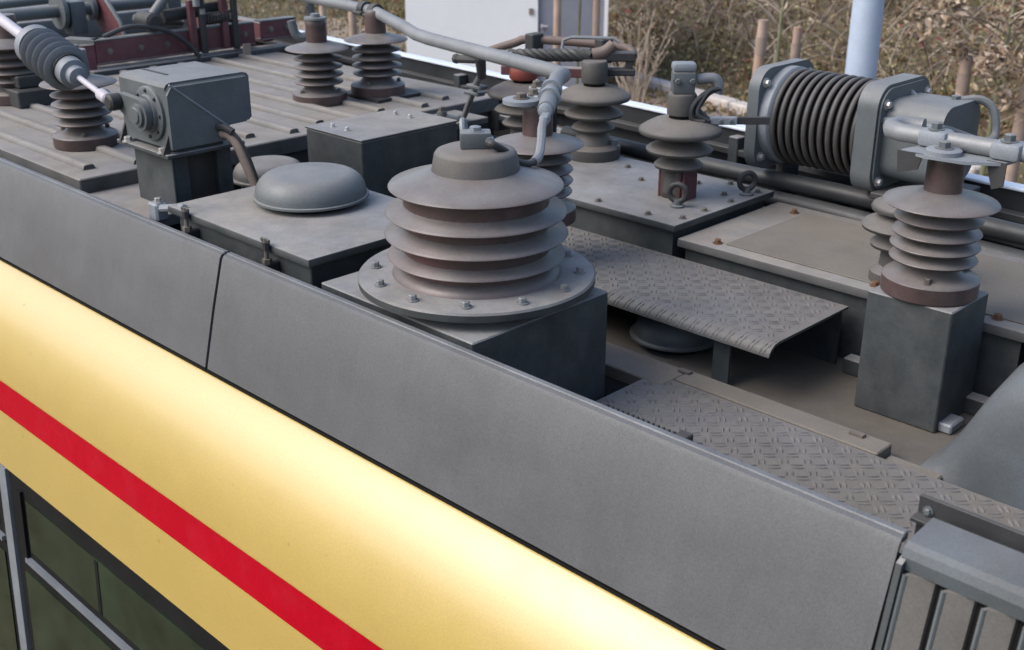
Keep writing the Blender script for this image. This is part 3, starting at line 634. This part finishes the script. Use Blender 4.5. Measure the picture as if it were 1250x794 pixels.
part(T, 'side', MB().box((-1.95,2.705,-1.298), (-.945,3.21,-1.107)), m_paint)
bolts(T, [(-1.855,2.73,-1.08),(-1.35,2.73,-1.08),(-1.86,3.15,-1.08),(-1.02,2.73,-1.08),(-1.05,3.16,-1.08)], mat('rusty_bolt', (.13,.07,.04), .8, .1, var=.5), .010, .012)
T = thing('side_cover', 'dusty cover at the right edge beyond the tall box', 'cover', (-.4,2.95,-1.30))
part(T, 'lid', MB().box((-.926,2.685,-1.106), (.9,3.225,-1.08), .004, 2), m_deck, ang=25)
part(T, 'side', MB().box((-.922,2.705,-1.298), (.88,3.21,-1.107)), m_paint)
bolts(T, [(-.87,2.76,-1.08),(-.87,3.15,-1.08)], m_bolt, .012, .012)
part(T, 'toggle', MB().box((-.03,-.012,0), (.045,.012,.014), .004, 1, Matrix.Translation((-.98+.12,3.08,-1.08)) @ Matrix.Rotation(R(75), 4, 'Z')), m_bus)
part(T, 'seam', MB().tube([(-.87,2.77,-1.079),(-.80,2.9,-1.079)], .003, 5), m_bolt)
# tall stand box
T = thing('stand_box', 'tall plain grey box raising the right hand post insulator', 'pedestal', (-1.13,2.56,-1.30))
part(T, 'body', MB().box((-1.235,2.462,-1.299), (-1.022,2.655,-.99), .003), m_paint)
part(T, 'foot_clip', MB().box((-1.03,2.48,-1.299), (-.99,2.55,-1.275), .004), m_castl)
# right bus pipe
T = thing('straight_pipe', 'straight grey conductor pipe clamped to the right hand insulator', 'pipe', (-1.0,2.55,-.64))
zz = -.628
part(T, 'pipe', MB().tube([(-1.245,2.665,zz),(-1.275,2.66,zz),(-1.297,2.64,zz),(-1.30,2.61,zz),(-1.285,2.585,zz),(-1.25,2.572,zz),(-1.1,2.575,zz),(.9,2.62,zz)], .0205, 14), m_bus, ang=50)
part(T, 'yoke', MB().prism([(-1.205,2.55),(-1.215,2.50),(-1.15,2.48),(-1.06,2.49),(-.99,2.54),(-.985,2.595),(-1.2,2.59)], 'z', -.655, -.648), m_castl)
part(T, 'yoke_lip', MB().prism([(-1.218,-.648),(-1.155,-.648),(-1.165,-.685),(-1.212,-.70)], 'y', 2.487, 2.492), m_iron)
part(T, 'yoke_lip', MB().prism([(-1.03,-.648),(-.985,-.648),(-.985,-.70),(-1.01,-.71)], 'y', 2.535, 2.54), m_iron)
part(T, 'top_washer', MB().lathe([(.04,-.648),(.04,-.638),(.035,-.635),(0,-.635)], 28, None, (-1.125,2.525,0)), m_castl)
bolts(T, [(-1.125,2.525,-.636)], m_cast, .014, .016)
for x in (-1.17, -1.0):
    part(T, 'clamp', MB().box((x-.035,2.545,-.647), (x+.035,2.605,-.606), .012, 2), m_castl)
    bolts(T, [(x,2.57,-.607)], m_cast, .013, .016)
# ------------------------------------------------------------------ grey shell
mb = MB(); prs = []
outl = [(-.965,-1.285),(-.935,-1.255),(-.90,-1.18),(-.865,-1.10),(-.83,-1.035),(-.785,-.985),(-.72,-.955),(-.6,-.94),(.2,-.93),(.9,-.93)]
sec = [(0,2.245),(.2,2.255),(.45,2.268),(.7,2.285),(.86,2.305),(.95,2.335),(1,2.39),(1,2.50),(1,2.6),(.95,2.65),(.6,2.67),(0,2.68)]
k = len(sec); vs_ = []
for x, z in outl:
    for u, y in sec: vs_.append((x+(1-u)*0.0, y, -1.297+u*(z+1.297)))
mb.add(vs_, [(i*k+j, (i+1)*k+j, (i+1)*k+j+1, i*k+j+1) for i in range(len(outl)-1) for j in range(k-1)])
whole('hood_shell', mb, m_hump, 'smooth blue grey moulded hood rising at the right edge', 'hood', (-.3,2.45,-1.30), ang=70)
# ------------------------------------------------------------------ hoses beside the far wall
for i, (dy, z, r, lab) in enumerate(((0,-1.036,.029,'upper of two black hoses running along the far roof wall'), (-.03,-1.098,.031,'lower of two black hoses running along the far roof wall'))):
    pts = [(x, 3.305+dy-.02*(x+2), z+.006*math.sin(x*3+i)) for x in [-3.0+.4*j for j in range(14)]]
    whole('hose', MB().tube(pts, r, 14), m_rubber, lab, 'hose', (-1.5,3.4,z))
T = thing('pipe_run', 'dark square pipe run along the far wall behind the dropper rod', 'pipe', (-4.0,3.50,-1.1))
part(T, 'pipe', MB().tube([(-6.5,3.62,-1.08),(-4.6,3.60,-1.08),(-3.7,3.52,-1.08),(-2.9,3.44,-1.1)], .028, 10), m_paint)
for x in (-4.5,-3.55): part(T, 'saddle', MB().box((x-.03,3.47,-1.14), (x+.03,3.62,-1.05), .004), m_iron)
# ------------------------------------------------------------------ reactor coil
T = thing('reactor_coil', 'large ribbed reactor coil between two grey end plates', 'coil', (-1.85,3.32,-1.19))
cy, cz = 3.345, -.822
def rsq(hw, hh, r, n=8):
    p = []
    for sx_, sy_, a0 in ((1,1,0),(-1,1,90),(-1,-1,180),(1,-1,270)):
        for i in range(n+1): a = R(a0+90*i/n); p.append((cy+sx_*(hw-r)+r*math.cos(a), cz+sy_*(hh-r)+r*math.sin(a)))
    return p
part(T, 'end_plate', MB().prism(rsq(.165,.165,.07), 'x', -2.085, -2.045), m_cast, ang=25)
part(T, 'flange_ring', MB().axis_lathe((-2.045,cy,cz), (0,cy,cz), [(.158,0),(.158,.03),(.15,.038),(.14,.04)], 56), m_castl, 'pale flange ring', ang=40)
part(T, 'end_plate', MB().prism(rsq(.165,.165,.07), 'x', -1.70, -1.635), m_cast, ang=25)
part(T, 'plate_face', MB().prism(rsq(.155,.155,.065), 'x', -1.634, -1.628), m_cast, ang=25)
part(T, 'core', MB().axis_lathe((-2.02,cy,cz), (0,cy,cz), [(.138,0),(.138,.33)], 48), m_black)
for i in range(11):
    part(T, 'winding', MB().torus((-1.997+i*.0283,cy,cz), (1,0,0), .1455, .0088, 56, 8), m_coil, ang=60)
bolts(T, [(-2.044,cy-.13,cz+.12),(-2.044,cy+.13,cz+.12),(-2.044,cy-.13,cz-.12)], m_gal, .011, .012, (1,0,0))
bolts(T, [(-1.628,cy-.125,cz+.11),(-1.628,cy+.125,cz+.115),(-1.628,cy-.125,cz-.125)], m_gal, .011, .012, (1,0,0))
part(T, 'terminal_box', MB().prism(rsq(.125,.12,.06), 'x', -1.629, -1.45), m_cast, 'smooth grey terminal housing on the end plate', ang=25)
part(T, 'web', MB().prism([(-1.63,cz+.135),(-1.48,cz+.02),(-1.63,cz+.02)], 'y', cy+.02, cy+.032), m_castl)
part(T, 'shelf', MB().box((-1.63,cy-.14,cz+.055), (-1.47,cy+.13,cz+.075), .006, 2), m_castl)
part(T, 'terminal', MB().box((-1.53,cy+.02,cz+.076), (-1.47,cy+.08,cz+.11), .005).cyl((-1.50,cy+.05,cz+.11), (-1.50,cy+.05,cz+.13), .014, n=6), m_cast)
part(T, 'cable', MB().tube([(-1.49,cy+.06,cz+.115),(-1.44,cy+.09,cz+.12),(-1.40,cy+.10,cz+.09),(-1.38,cy+.08,cz+.02),(-1.39,cy+.0,cz+.02),(-1.45,cy-.1,cz+.06),(-1.42,cy-.25,cz+.08),(-1.33,cy-.45,cz+.13),(-1.27,2.66,-.635)], .0125, 10, 6), m_cast)
part(T, 'foot', MB().box((-2.08,cy+.03,-1.19), (-2.05,cy+.13,cz-.166), .003), m_iron); part(T, 'foot', MB().box((-1.69,cy+.03,-1.19), (-1.64,cy+.13,cz-.166), .003), m_iron)
part(T, 'base_ledge', MB().box((-1.63,cy-.16,cz-.17), (-1.42,cy+.14,cz-.15), .003), m_iron)
# ------------------------------------------------------------------ switch gear beside the far wall
T = thing('twisted_cable', 'thick twisted dark cable bridging the two far blunt insulators', 'cable', (-2.85,3.12,-.72))
a, b = Vector((-2.985,3.00,-.70)), Vector((-2.72,3.15,-.685)); d_ = b-a; u = d_.orthogonal().normalized(); v = d_.normalized().cross(u)
for k_ in range(4):
    pts = [a+d_*t/24+(u*math.cos(t*.75+k_*1.57)+v*math.sin(t*.75+k_*1.57))*.013 for t in range(25)]
    part(T, 'strand', MB().tube(pts, .0115, 7), m_iron)
part(T, 'end_lug', MB().box((-.07,-.02,-.016), (.02,.02,.016), .004, 1, Matrix.Translation(a) @ Matrix.Rotation(R(30), 4, 'Z')), m_bus)
part(T, 'ferrule', MB().tube([b, b+Vector((.03,.03,.01)), b+Vector((.05,.055,.035))], .022, 12, 3), m_brown)
T = thing('switch_bar', 'brown round bar with clips behind the twisted cable', 'bar', (-3.0,3.3,-.70))
part(T, 'bar', MB().tube([(-3.22,3.06,-.735),(-3.12,3.16,-.69),(-3.06,3.21,-.675),(-2.78,3.38,-.69),(-2.72,3.38,-.72)], .016, 12, 5), m_brown)
for p in ((-3.05,3.20,-.68),(-2.83,3.34,-.69)): part(T, 'clip', MB().box((p[0]-.022,p[1]-.03,p[2]-.06), (p[0]+.022,p[1]+.03,p[2]+.03), .004), m_iron)
part(T, 'carrier', MB().box((-.16,-.02,-.02), (.2,.02,.015), .003, 1, Matrix.Translation((-2.98,3.18,-.775)) @ Matrix.Rotation(R(32), 4, 'Z')), m_redox)
part(T, 'strut', MB().box((-2.96,3.17,-1.06), (-2.93,3.20,-.79)), m_iron)
T = thing('contact_jaw', 'dark contact jaw with a wire handle on the grey capped insulator', 'contact', (-2.69,3.13,-.70))
part(T, 'jaw', MB().box((-.02,.0,-.012), (.11,.045,.02), .004, 1, Matrix.Translation((-2.68,3.17,-.695)) @ Matrix.Rotation(R(42), 4, 'Z')), m_iron)
part(T, 'jaw', MB().box((.01,.0,-.012), (.11,.045,.012), .004, 1, Matrix.Translation((-2.68,3.17,-.745)) @ Matrix.Rotation(R(42), 4, 'Z')), m_iron)
part(T, 'yoke', MB().box((.075,.005,-.05), (.10,.04,.0), .004, 1, Matrix.Translation((-2.68,3.17,-.695)) @ Matrix.Rotation(R(42), 4, 'Z')), m_iron)
part(T, 'handle', MB().tube([(-2.84,3.12,-.69),(-2.84,3.13,-.645),(-2.82,3.15,-.635),(-2.70,3.24,-.635),(-2.68,3.25,-.65)], .006, 8), m_bus)

# ------------------------------------------------------------------ pantograph base at the far left
T = thing('pantograph_frame', 'rusty red pantograph base frame with shafts at the far left', 'pantograph', (-5.5,2.9,-1.0))
bx = -5.25
def chan(y0, y1, zt=-.85, h=.10, x=bx, m_=m_redox):
    part(T, 'cross_beam', MB().box((x-.008,y0,zt-h), (x,y1,zt)), m_)
    F_ = part(T, 'beam_flange', MB().box((x-.06,y0,zt+.0005), (x+.003,y1,zt+.008), .002), m_cast)
    part(T, 'beam_flange', MB().box((x-.06,y0,zt-h-.008), (x+.006,y1,zt-h-.0005), .002), m_redox)
chan(2.55, 3.42); chan(3.44, 3.66, -.845, .085, bx+.03)
part(T, 'corner_gusset', MB().prism([(bx-.15,2.46),(bx+.002,2.545),(bx-.04,2.60),(bx-.2,2.53)], 'z', -.86, -.842), m_cast)
part(T, 'corner_web', MB().prism([(bx-.01,2.47),(bx,2.545),(bx-.006,2.55),(bx-.02,2.48)], 'z', -.99, -.862), m_redox)
part(T, 'side_beam', MB().box((-6.9,2.43,-.96), (bx-.05,2.50,-.862), .004), m_cast)
part(T, 'side_beam', MB().box((-6.9,3.50,-.96), (bx-.05,3.57,-.862), .004), m_redox)
part(T, 'foot_beam', MB().box((bx-.05,2.5,-.999), (bx+.05,3.6,-.975), .003), m_paint)
SH = part(T, 'shaft', MB().cyl((-5.62,2.05,-.745), (-5.62,3.2,-.745), .03, n=20), m_cast)
for y, r in ((2.56,.085),(2.72,.06)):
    part(SH, 'collar', MB().axis_lathe((-5.62,y,-.745), (-5.62,y+1,-.745), [(r,0),(r,.022),(.035,.03)], 32), m_cast, top=T)
part(T, 'lever_plate', MB().prism([(-5.70,-.70),(-5.60,-.655),(-5.55,-.665),(-5.40,-.80),(-5.37,-.86),(-5.60,-.86)], 'y', 2.76, 2.772), m_redox, 'red lever plate')
part(T, 'lever_rim', MB().tube([(-5.64,2.765,-.66),(-5.56,2.765,-.66),(-5.40,2.765,-.795),(-5.37,2.765,-.86)], .011, 8), m_cast)
part(T, 'lever_plate', MB().prism([(-5.75,-.74),(-5.55,-.69),(-5.48,-.76),(-5.50,-.83),(-5.8,-.85)], 'y', 2.02, 2.05), m_redox, 'red lever plate')
part(T, 'knob', MB().lathe([(0,-.028),(.02,-.02),(.028,0),(.02,.02),(0,.028)], 16, None, (-5.40,2.86,-.79)), m_cast)
part(T, 'tie_rod', MB().cyl((-5.40,2.87,-.80), (-5.38,3.10,-.83), .02, n=12), m_cast); part(T, 'tie_end', MB().box((-5.41,3.08,-.85), (-5.36,3.14,-.80), .01, 2), m_rod)
for y in (3.04, 3.22): part(T, 'upright', MB().box((bx+.001,y,-.95), (bx+.03,y+.035,-.70), .003), m_redox)
for y in (3.105, 3.29): part(T, 'spring_rod', MB().cyl((bx+.03,y,-.96), (bx+.03,y,-.66), .018, n=10), m_iron)
part(T, 'lower_arm', MB().tube([(-5.30,2.85,-.80),(-5.30,2.99,-.66),(-5.30,3.2,-.45)], .024, 12), m_cast)
part(T, 'arm_joint', MB().axis_lathe((-5.36,2.86,-.79), (-5.2,2.86,-.79), [(.045,0),(.045,.12),(.03,.13),(0,.13)], 20), m_iron)
part(T, 'damper', MB().cyl((-5.32,2.95,-.78), (-5.32,3.3,-.76), .032, n=16), m_iron)
part(T, 'top_link', MB().box((-5.33,2.98,-.70), (-5.26,3.34,-.685), .003), m_cast)
part(T, 'link_pin', MB().cyl((-5.2,3.07,-.73), (-5.2,3.07,-.69), .018, n=10).cyl((-5.2,3.10,-.77), (-5.2,3.10,-.745), .014, n=10), m_bus)
part(T, 'stirrup', MB().tube([(-4.83,3.36,-.79),(-4.82,3.37,-.85),(-4.80,3.40,-.87),(-4.78,3.44,-.84),(-4.78,3.44,-.72),(-4.76,3.44,-.66)], .022, 10, 4), m_cast)
part(T, 'tan_strap', MB().box((-5.16,3.285,-1.0), (-5.15,3.325,-.93)), m_sleeve, 'tan strap')
part(T, 'spring', MB().tube([(-5.24+.026*math.cos(t*.8), 3.12+t*.0022, -.80+.026*math.sin(t*.8)) for t in range(80)], .006, 6), m_iron)
part(T, 'air_hose', MB().tube([(-5.3,2.62,-.84),(-5.26,2.75,-.80),(-5.22,2.9,-.83),(-5.2,3.0,-.90),(-5.18,3.05,-.97)], .012, 8, 6), m_rubber)
part(T, 'bearing_block', MB().box((-5.66,2.60,-.86), (-5.56,2.68,-.70), .01, 2), m_cast); part(T, 'bearing_block', MB().box((-5.66,3.12,-.86), (-5.56,3.20,-.70), .01, 2), m_cast)
bolts(T, [(bx+.001,y,-.90) for y in (2.62,2.78,2.92,3.36)]+[(bx+.032,3.50,-.885),(bx+.032,3.60,-.885)], m_bolt, .011, .01, (1,0,0))
part(T, 'cross_tube', MB().cyl((-5.85,2.3,-.72), (-5.85,3.5,-.70), .022, n=14), m_cast)
part(T, 'link_chain', MB().torus((-4.79,3.43,-.80), (1,.2,0), .018, .005, 14, 6).torus((-4.785,3.435,-.765), (.2,1,0), .018, .005, 14, 6).torus((-4.78,3.44,-.73), (1,.2,0), .018, .005, 14, 6), m_iron, kind='stuff')
whole('far_roof_hood', MB().box((-8.6,2.2,-1.0), (-6.2,3.65,-.86), .02, 2), m_cast, 'grey green roof hood beyond the pantograph frame', 'hood', (-7.4,2.9,-1.0))
whole('timber_packing', MB().box((-5.35,1.95,-1.0), (-4.75,2.15,-.93), .005).box((-5.3,1.98,-.929), (-4.8,2.12,-.88), .005), m_iron, 'dark packing block behind the push rod at the left edge', 'block', (-5.0,2.05,-1.0))

# ------------------------------------------------------------------ beyond the tram
pos = (-4.483, 8.376)
T = thing('lamp_pole', 'pale galvanised pole behind the ribbed coil', 'pole', (*pos, gz(*pos)))
part(T, 'shaft', MB().lathe([(.125,gz(*pos)),(.118,-1.4),(.105,1.5)], 32, None, (*pos,0)), m_pole); part(T, 'base_plate', MB().box((pos[0]-.2,pos[1]-.2,gz(*pos)-.02), (pos[0]+.2,pos[1]+.2,gz(*pos)+.02), .005), m_pole)
# hut
rgt, lft = Vector((-10.31,12.24,0)), Vector((-12.22,10.33,0)); ux = (rgt-lft).normalized(); uy = Vector((-ux.y, ux.x, 0))
hm_ = Matrix((ux, uy, UPV)).transposed().to_4x4(); hm_.translation = lft; HW = (rgt-lft).length
T = thing('white_hut', 'small white hut with a grey door behind the tram', 'hut', (*lft[:2], -3.3))
D0 = 1.765; D1 = HW-.045
part(T, 'wall', MB().box((0,0,-3.3), (D0,.12,-.7), 0, 1, hm_), m_white)
part(T, 'wall', MB().box((D1,.001,-3.3), (HW,.12,-.7), 0, 1, hm_), m_white); part(T, 'wall', MB().box((D0,.002,-1.15), (D1,.12,-.7), 0, 1, hm_), m_white)
part(T, 'side_wall', MB().box((0,.121,-3.3), (.1,2.5,-.7), 0, 1, hm_), m_white); part(T, 'side_wall', MB().box((HW-.1,.121,-3.3), (HW,2.5,-.7), 0, 1, hm_), m_white); part(T, 'side_wall', MB().box((.101,2.4,-3.3), (HW-.101,2.5,-.7), 0, 1, hm_), m_white)
part(T, 'roof', MB().box((-.15,-.15,-.699), (HW+.15,2.65,-.6), .01, 1, hm_), m_door)
Dr = part(T, 'door', MB().box((D0+.003,.045,-3.28), (D1-.003,.09,-1.16), 0, 1, hm_), m_door)
part(Dr, 'door_frame', MB().box((D1-.16,.03,-3.28), (D1-.13,.0445,-1.16), 0, 1, hm_), m_iron, top=T)
part(Dr, 'handle', MB().box((D0+.04,-.02,-2.27), (D0+.14,.0,-2.24), .008, 1, hm_).box((D0+.04,-.001,-2.28), (D0+.07,.044,-2.23), .002, 1, hm_), m_rod, top=T)
part(Dr, 'lock_plate', MB().box((D0+.04,.036,-2.42), (D0+.075,.0445,-2.29), .002, 1, hm_), m_rod, top=T)
part(T, 'bell_plate', MB().box((D0-.12,-.02,-2.10), (D0-.06,-.001,-2.02), .003, 1, hm_), m_sleeve, 'small brown plate beside the door')

# stakes and saplings
def atd(px, d):  # bearing (measured across the view) and distance -> plan position
    v = (fh+cr*px).normalized(); return v.x*d, v.y*d
def stake(label, brg, d, top, r, lean=0):
    x, y = atd(brg, d); z = gz(x, y)
    T = thing('stake', label, 'stake', (x, y, z), 'wooden tree stakes')
    part(T, 'post', MB().tube([(x,y,z-.1),(x+lean*.5*cr.x,y+lean*.5*cr.y,(z+top)/2),(x+lean*cr.x,y+lean*cr.y,top)], [r*1.05,r], 12), m_wood)
    part(T, 'tie', MB().lathe([(r*1.12,top-.34),(r*1.15,top-.25),(r*1.12,top-.16)], 12, None, (x+lean*.9*cr.x,y+lean*.9*cr.y,0)), m_sleeve)
    return x, y
stakes = [('pinkish stake just left of the ribbed coil', .2055, 12.0, -1.60, .05, .06), ('thinner stake between the coil and the grey pole', .2385, 12.6, -1.74, .045, .02),
 ('stake under the pale leaved sapling right of the coil', .384, 11.9, -1.84, .055, .02), ('stake at the right edge of the photo', .437, 11.5, -1.87, .06, .06),
 ('stake standing in front of the middle of the hut door', .038, 13.0, -.9, .042, .0), ('stake standing before the right edge of the hut door', .0705, 13.2, -.9, .04, .0),
 ('pale stake left of the white hut', -.1335, 13.6, -1.0, .045, .0), ('thin pale stake far left of the white hut', -.158, 13.8, -1.0, .04, .0)]
for s_ in stakes: stake(*s_)
def sapling(label, brg, d, height, r, nleaf, leafm, spread, zc, group='young staked saplings'):
    x, y = atd(brg, d); z = gz(x, y); T = thing('sapling', label, 'sapling', (x, y, z), group)
    top = Vector((x+.08, y+.04, z+height))
    tr = part(T, 'trunk', MB().tube([(x,y,z-.1),(x+.02,y,z+height*.4),(x+.03,y+.03,z+height*.7),top], [r,r*.45], 8, 4), m_bark)
    tips = []; mb = MB()
    for i in range(26):
        h = z+height*(zc+(.98-zc)*random.random()); a = random.random()*6.283; L_ = spread*(.35+.65*random.random())
        s0 = Vector((x+.03,y+.02,h)); e0 = s0+Vector((math.cos(a)*L_, math.sin(a)*L_, L_*(.1+.5*random.random())))
        md = (s0+e0)/2+Vector((random.uniform(-.08,.08), random.uniform(-.08,.08), .05)); mb.tube([s0,md,e0], [.010,.004], 5, 3); tips.append((s0,md,e0))
        for q_ in range(3):
            t = random.random(); p = md.lerp(e0, t); a2 = a+random.uniform(-1.2,1.2); e2 = p+Vector((math.cos(a2), math.sin(a2), random.uniform(-.1,.5)))*L_*.35
            mb.tube([p,e2], [.005,.003], 4); tips.append((p,(p+e2)/2,e2))
    part(T, 'branches', mb, m_twig)
    vs_ = []; fs = []
    for i in range(nleaf):
        s0, md, e0 = random.choice(tips); p = md.lerp(e0, random.random())+Vector([random.gauss(0,.05) for _ in range(3)])
        leaf(vs_, fs, p, .03+.035*random.random())
    if nleaf: part(T, 'leaves', MB().add(vs_, fs), leafm, kind='stuff')
def leaf(vs_, fs, p, s):
    u = Vector((random.gauss(0,1), random.gauss(0,1), random.gauss(0,.7))).normalized(); v = u.orthogonal().normalized(); v.rotate(Matrix.Rotation(random.random()*6.28, 3, u))
    n_ = u.cross(v)*s*.18; k = len(vs_)
    vs_ += [p-u*s, p+v*s*.42+n_, p+u*s, p-v*s*.42+n_*.6]; fs += [(k,k+1,k+2),(k,k+2,k+3)]
sapling('slender sapling with pale dead leaves at the right edge', .4135, 11.9, 2.4, .03, 1500, m_leafp, .95, .40)
sapling('slender pale leaved sapling just beyond the rightmost stake', .47, 12.6, 2.6, .03, 900, m_leafp, .9, .42)
sapling('bare slender sapling between two stakes left of the pole', .2235, 12.3, 3.4, .024, 40, m_leafp, .5, .5)
sapling('thin greenish sapling in front of the hut door', .055, 13.1, 3.4, .02, 0, m_leafp, .12, .6)
# undergrowth: one uncountable mass of leaves and twigs
vs_ = []; fs = []; tw = MB()
def bump_h(t, s): return .5+.4*math.sin(t*1.9+1)*math.cos(s*1.3+t*.4)+.35*math.sin(t*4.1+s*2.6)
for i in range(60000):
    t = random.uniform(-12, 16); s = random.uniform(.35, 6.5) if random.random() < .85 else random.uniform(-.1, 1)
    x, y = along(t, s); H_ = max(.06, bump_h(t, s))*min(1, .25+s*.55)
    p = Vector((x, y, gz(x, y)+H_*random.random()**.7)); leaf(vs_, fs, p, .018+.035*random.random()**2)
whole('undergrowth', MB().add(vs_, fs), m_leaf, 'tangled brown red and olive undergrowth covering the bank', 'undergrowth', (-8,14,-3), kind='stuff', ang=180)
for i in range(4200):
    t = random.uniform(-12, 16); s = random.uniform(.3, 6.2); x, y = along(t, s); z = gz(x, y)
    a = random.random()*6.283; L_ = random.uniform(.4, 1.3); el = random.uniform(.1, 1.2)
    p0 = Vector((x,y,z+random.random()*.4)); dv_ = Vector((math.cos(a)*math.cos(el), math.sin(a)*math.cos(el), math.sin(el)))
    p2 = p0+dv_*L_-Vector((0,0,.25*L_*random.random())); p1_ = (p0+p2)/2+Vector((random.uniform(-.1,.1), random.uniform(-.1,.1), .18*L_))
    tw.tube([p0,p1_,p2], [random.uniform(.006,.012),.003], 4, 3)
whole('bramble_twigs', tw, m_twig, 'dry arching bramble twigs tangled over the bank', 'brambles', (-8,14,-3), kind='stuff', ang=180)
vs_ = []; fs = []
for i in range(16000):
    t = random.uniform(-12, 15); s = random.gauss(-.2, 1.2); x, y = along(t, s)
    if i % 3 == 0: x, y = atd(random.uniform(-.27, .48), random.uniform(11, 30))
    leaf(vs_, fs, Vector((x, y, gz(x, y)+.03+.05*random.random())), .03+.04*random.random())
whole('leaf_litter', MB().add(vs_, fs), m_litter, 'fallen brown leaves at the foot of the bank', 'leaves', (-8,13,-3.3), kind='stuff', ang=180)
vs_ = []; fs = []
for i in range(14000):
    t = random.uniform(-12, 15); s = random.gauss(.3, .9); x, y = along(t, s)
    if i % 2 == 0: x, y = atd(random.uniform(-.27, -.08), random.uniform(11, 40))
    z = gz(x, y); h = random.uniform(.08, .3); a = random.random()*6.283
    k = len(vs_); w_ = .008; lx, ly = random.gauss(0,.08), random.gauss(0,.08)
    vs_ += [(x-w_*math.cos(a),y-w_*math.sin(a),z),(x+w_*math.cos(a),y+w_*math.sin(a),z),(x+lx,y+ly,z+h)]; fs.append((k,k+1,k+2))
whole('dry_grass', MB().add(vs_, fs), m_grass, 'short dry grass at the foot of the bank', 'grass', (-8,13,-3.3), kind='stuff', ang=180)
def weed(label, brg, d, n, h):
    x, y = atd(brg, d); z = gz(x, y); T = thing('dry_weed', label, 'weed', (x,y,z), 'dry weed clumps')
    mb = MB(); hd = MB(); vs_ = []; fs = []
    for i in range(n):
        a = random.random()*6.283; sp = random.uniform(.05,.35)*h; e = Vector((x+math.cos(a)*sp, y+math.sin(a)*sp, z+h*random.uniform(.55,1)))
        b0 = Vector((x+random.gauss(0,.06), y+random.gauss(0,.06), z)); mb.tube([b0,(b0+e)/2+Vector((0,0,.05)),e], [.009,.005], 5, 3)
        for q_ in range(4): b1 = b0.lerp(e, random.uniform(.5,.95)); mb.tube([b1, b1+Vector((random.gauss(0,.08), random.gauss(0,.08), .12))], [.005,.003], 4)
        for q_ in range(8): leaf(vs_, fs, e+Vector([random.gauss(0,.03) for _ in range(3)]), .02)
    part(T, 'stalks', mb, m_straw); part(T, 'seed_heads', MB().add(vs_, fs), m_straw, kind='stuff')
weed('pale dry weed clump in front of the bank right of the hut', 150/1423, 15.0, 26, 1.35)
weed('smaller dry weed clump left of the white hut', -240/1423, 15.5, 18, .9)
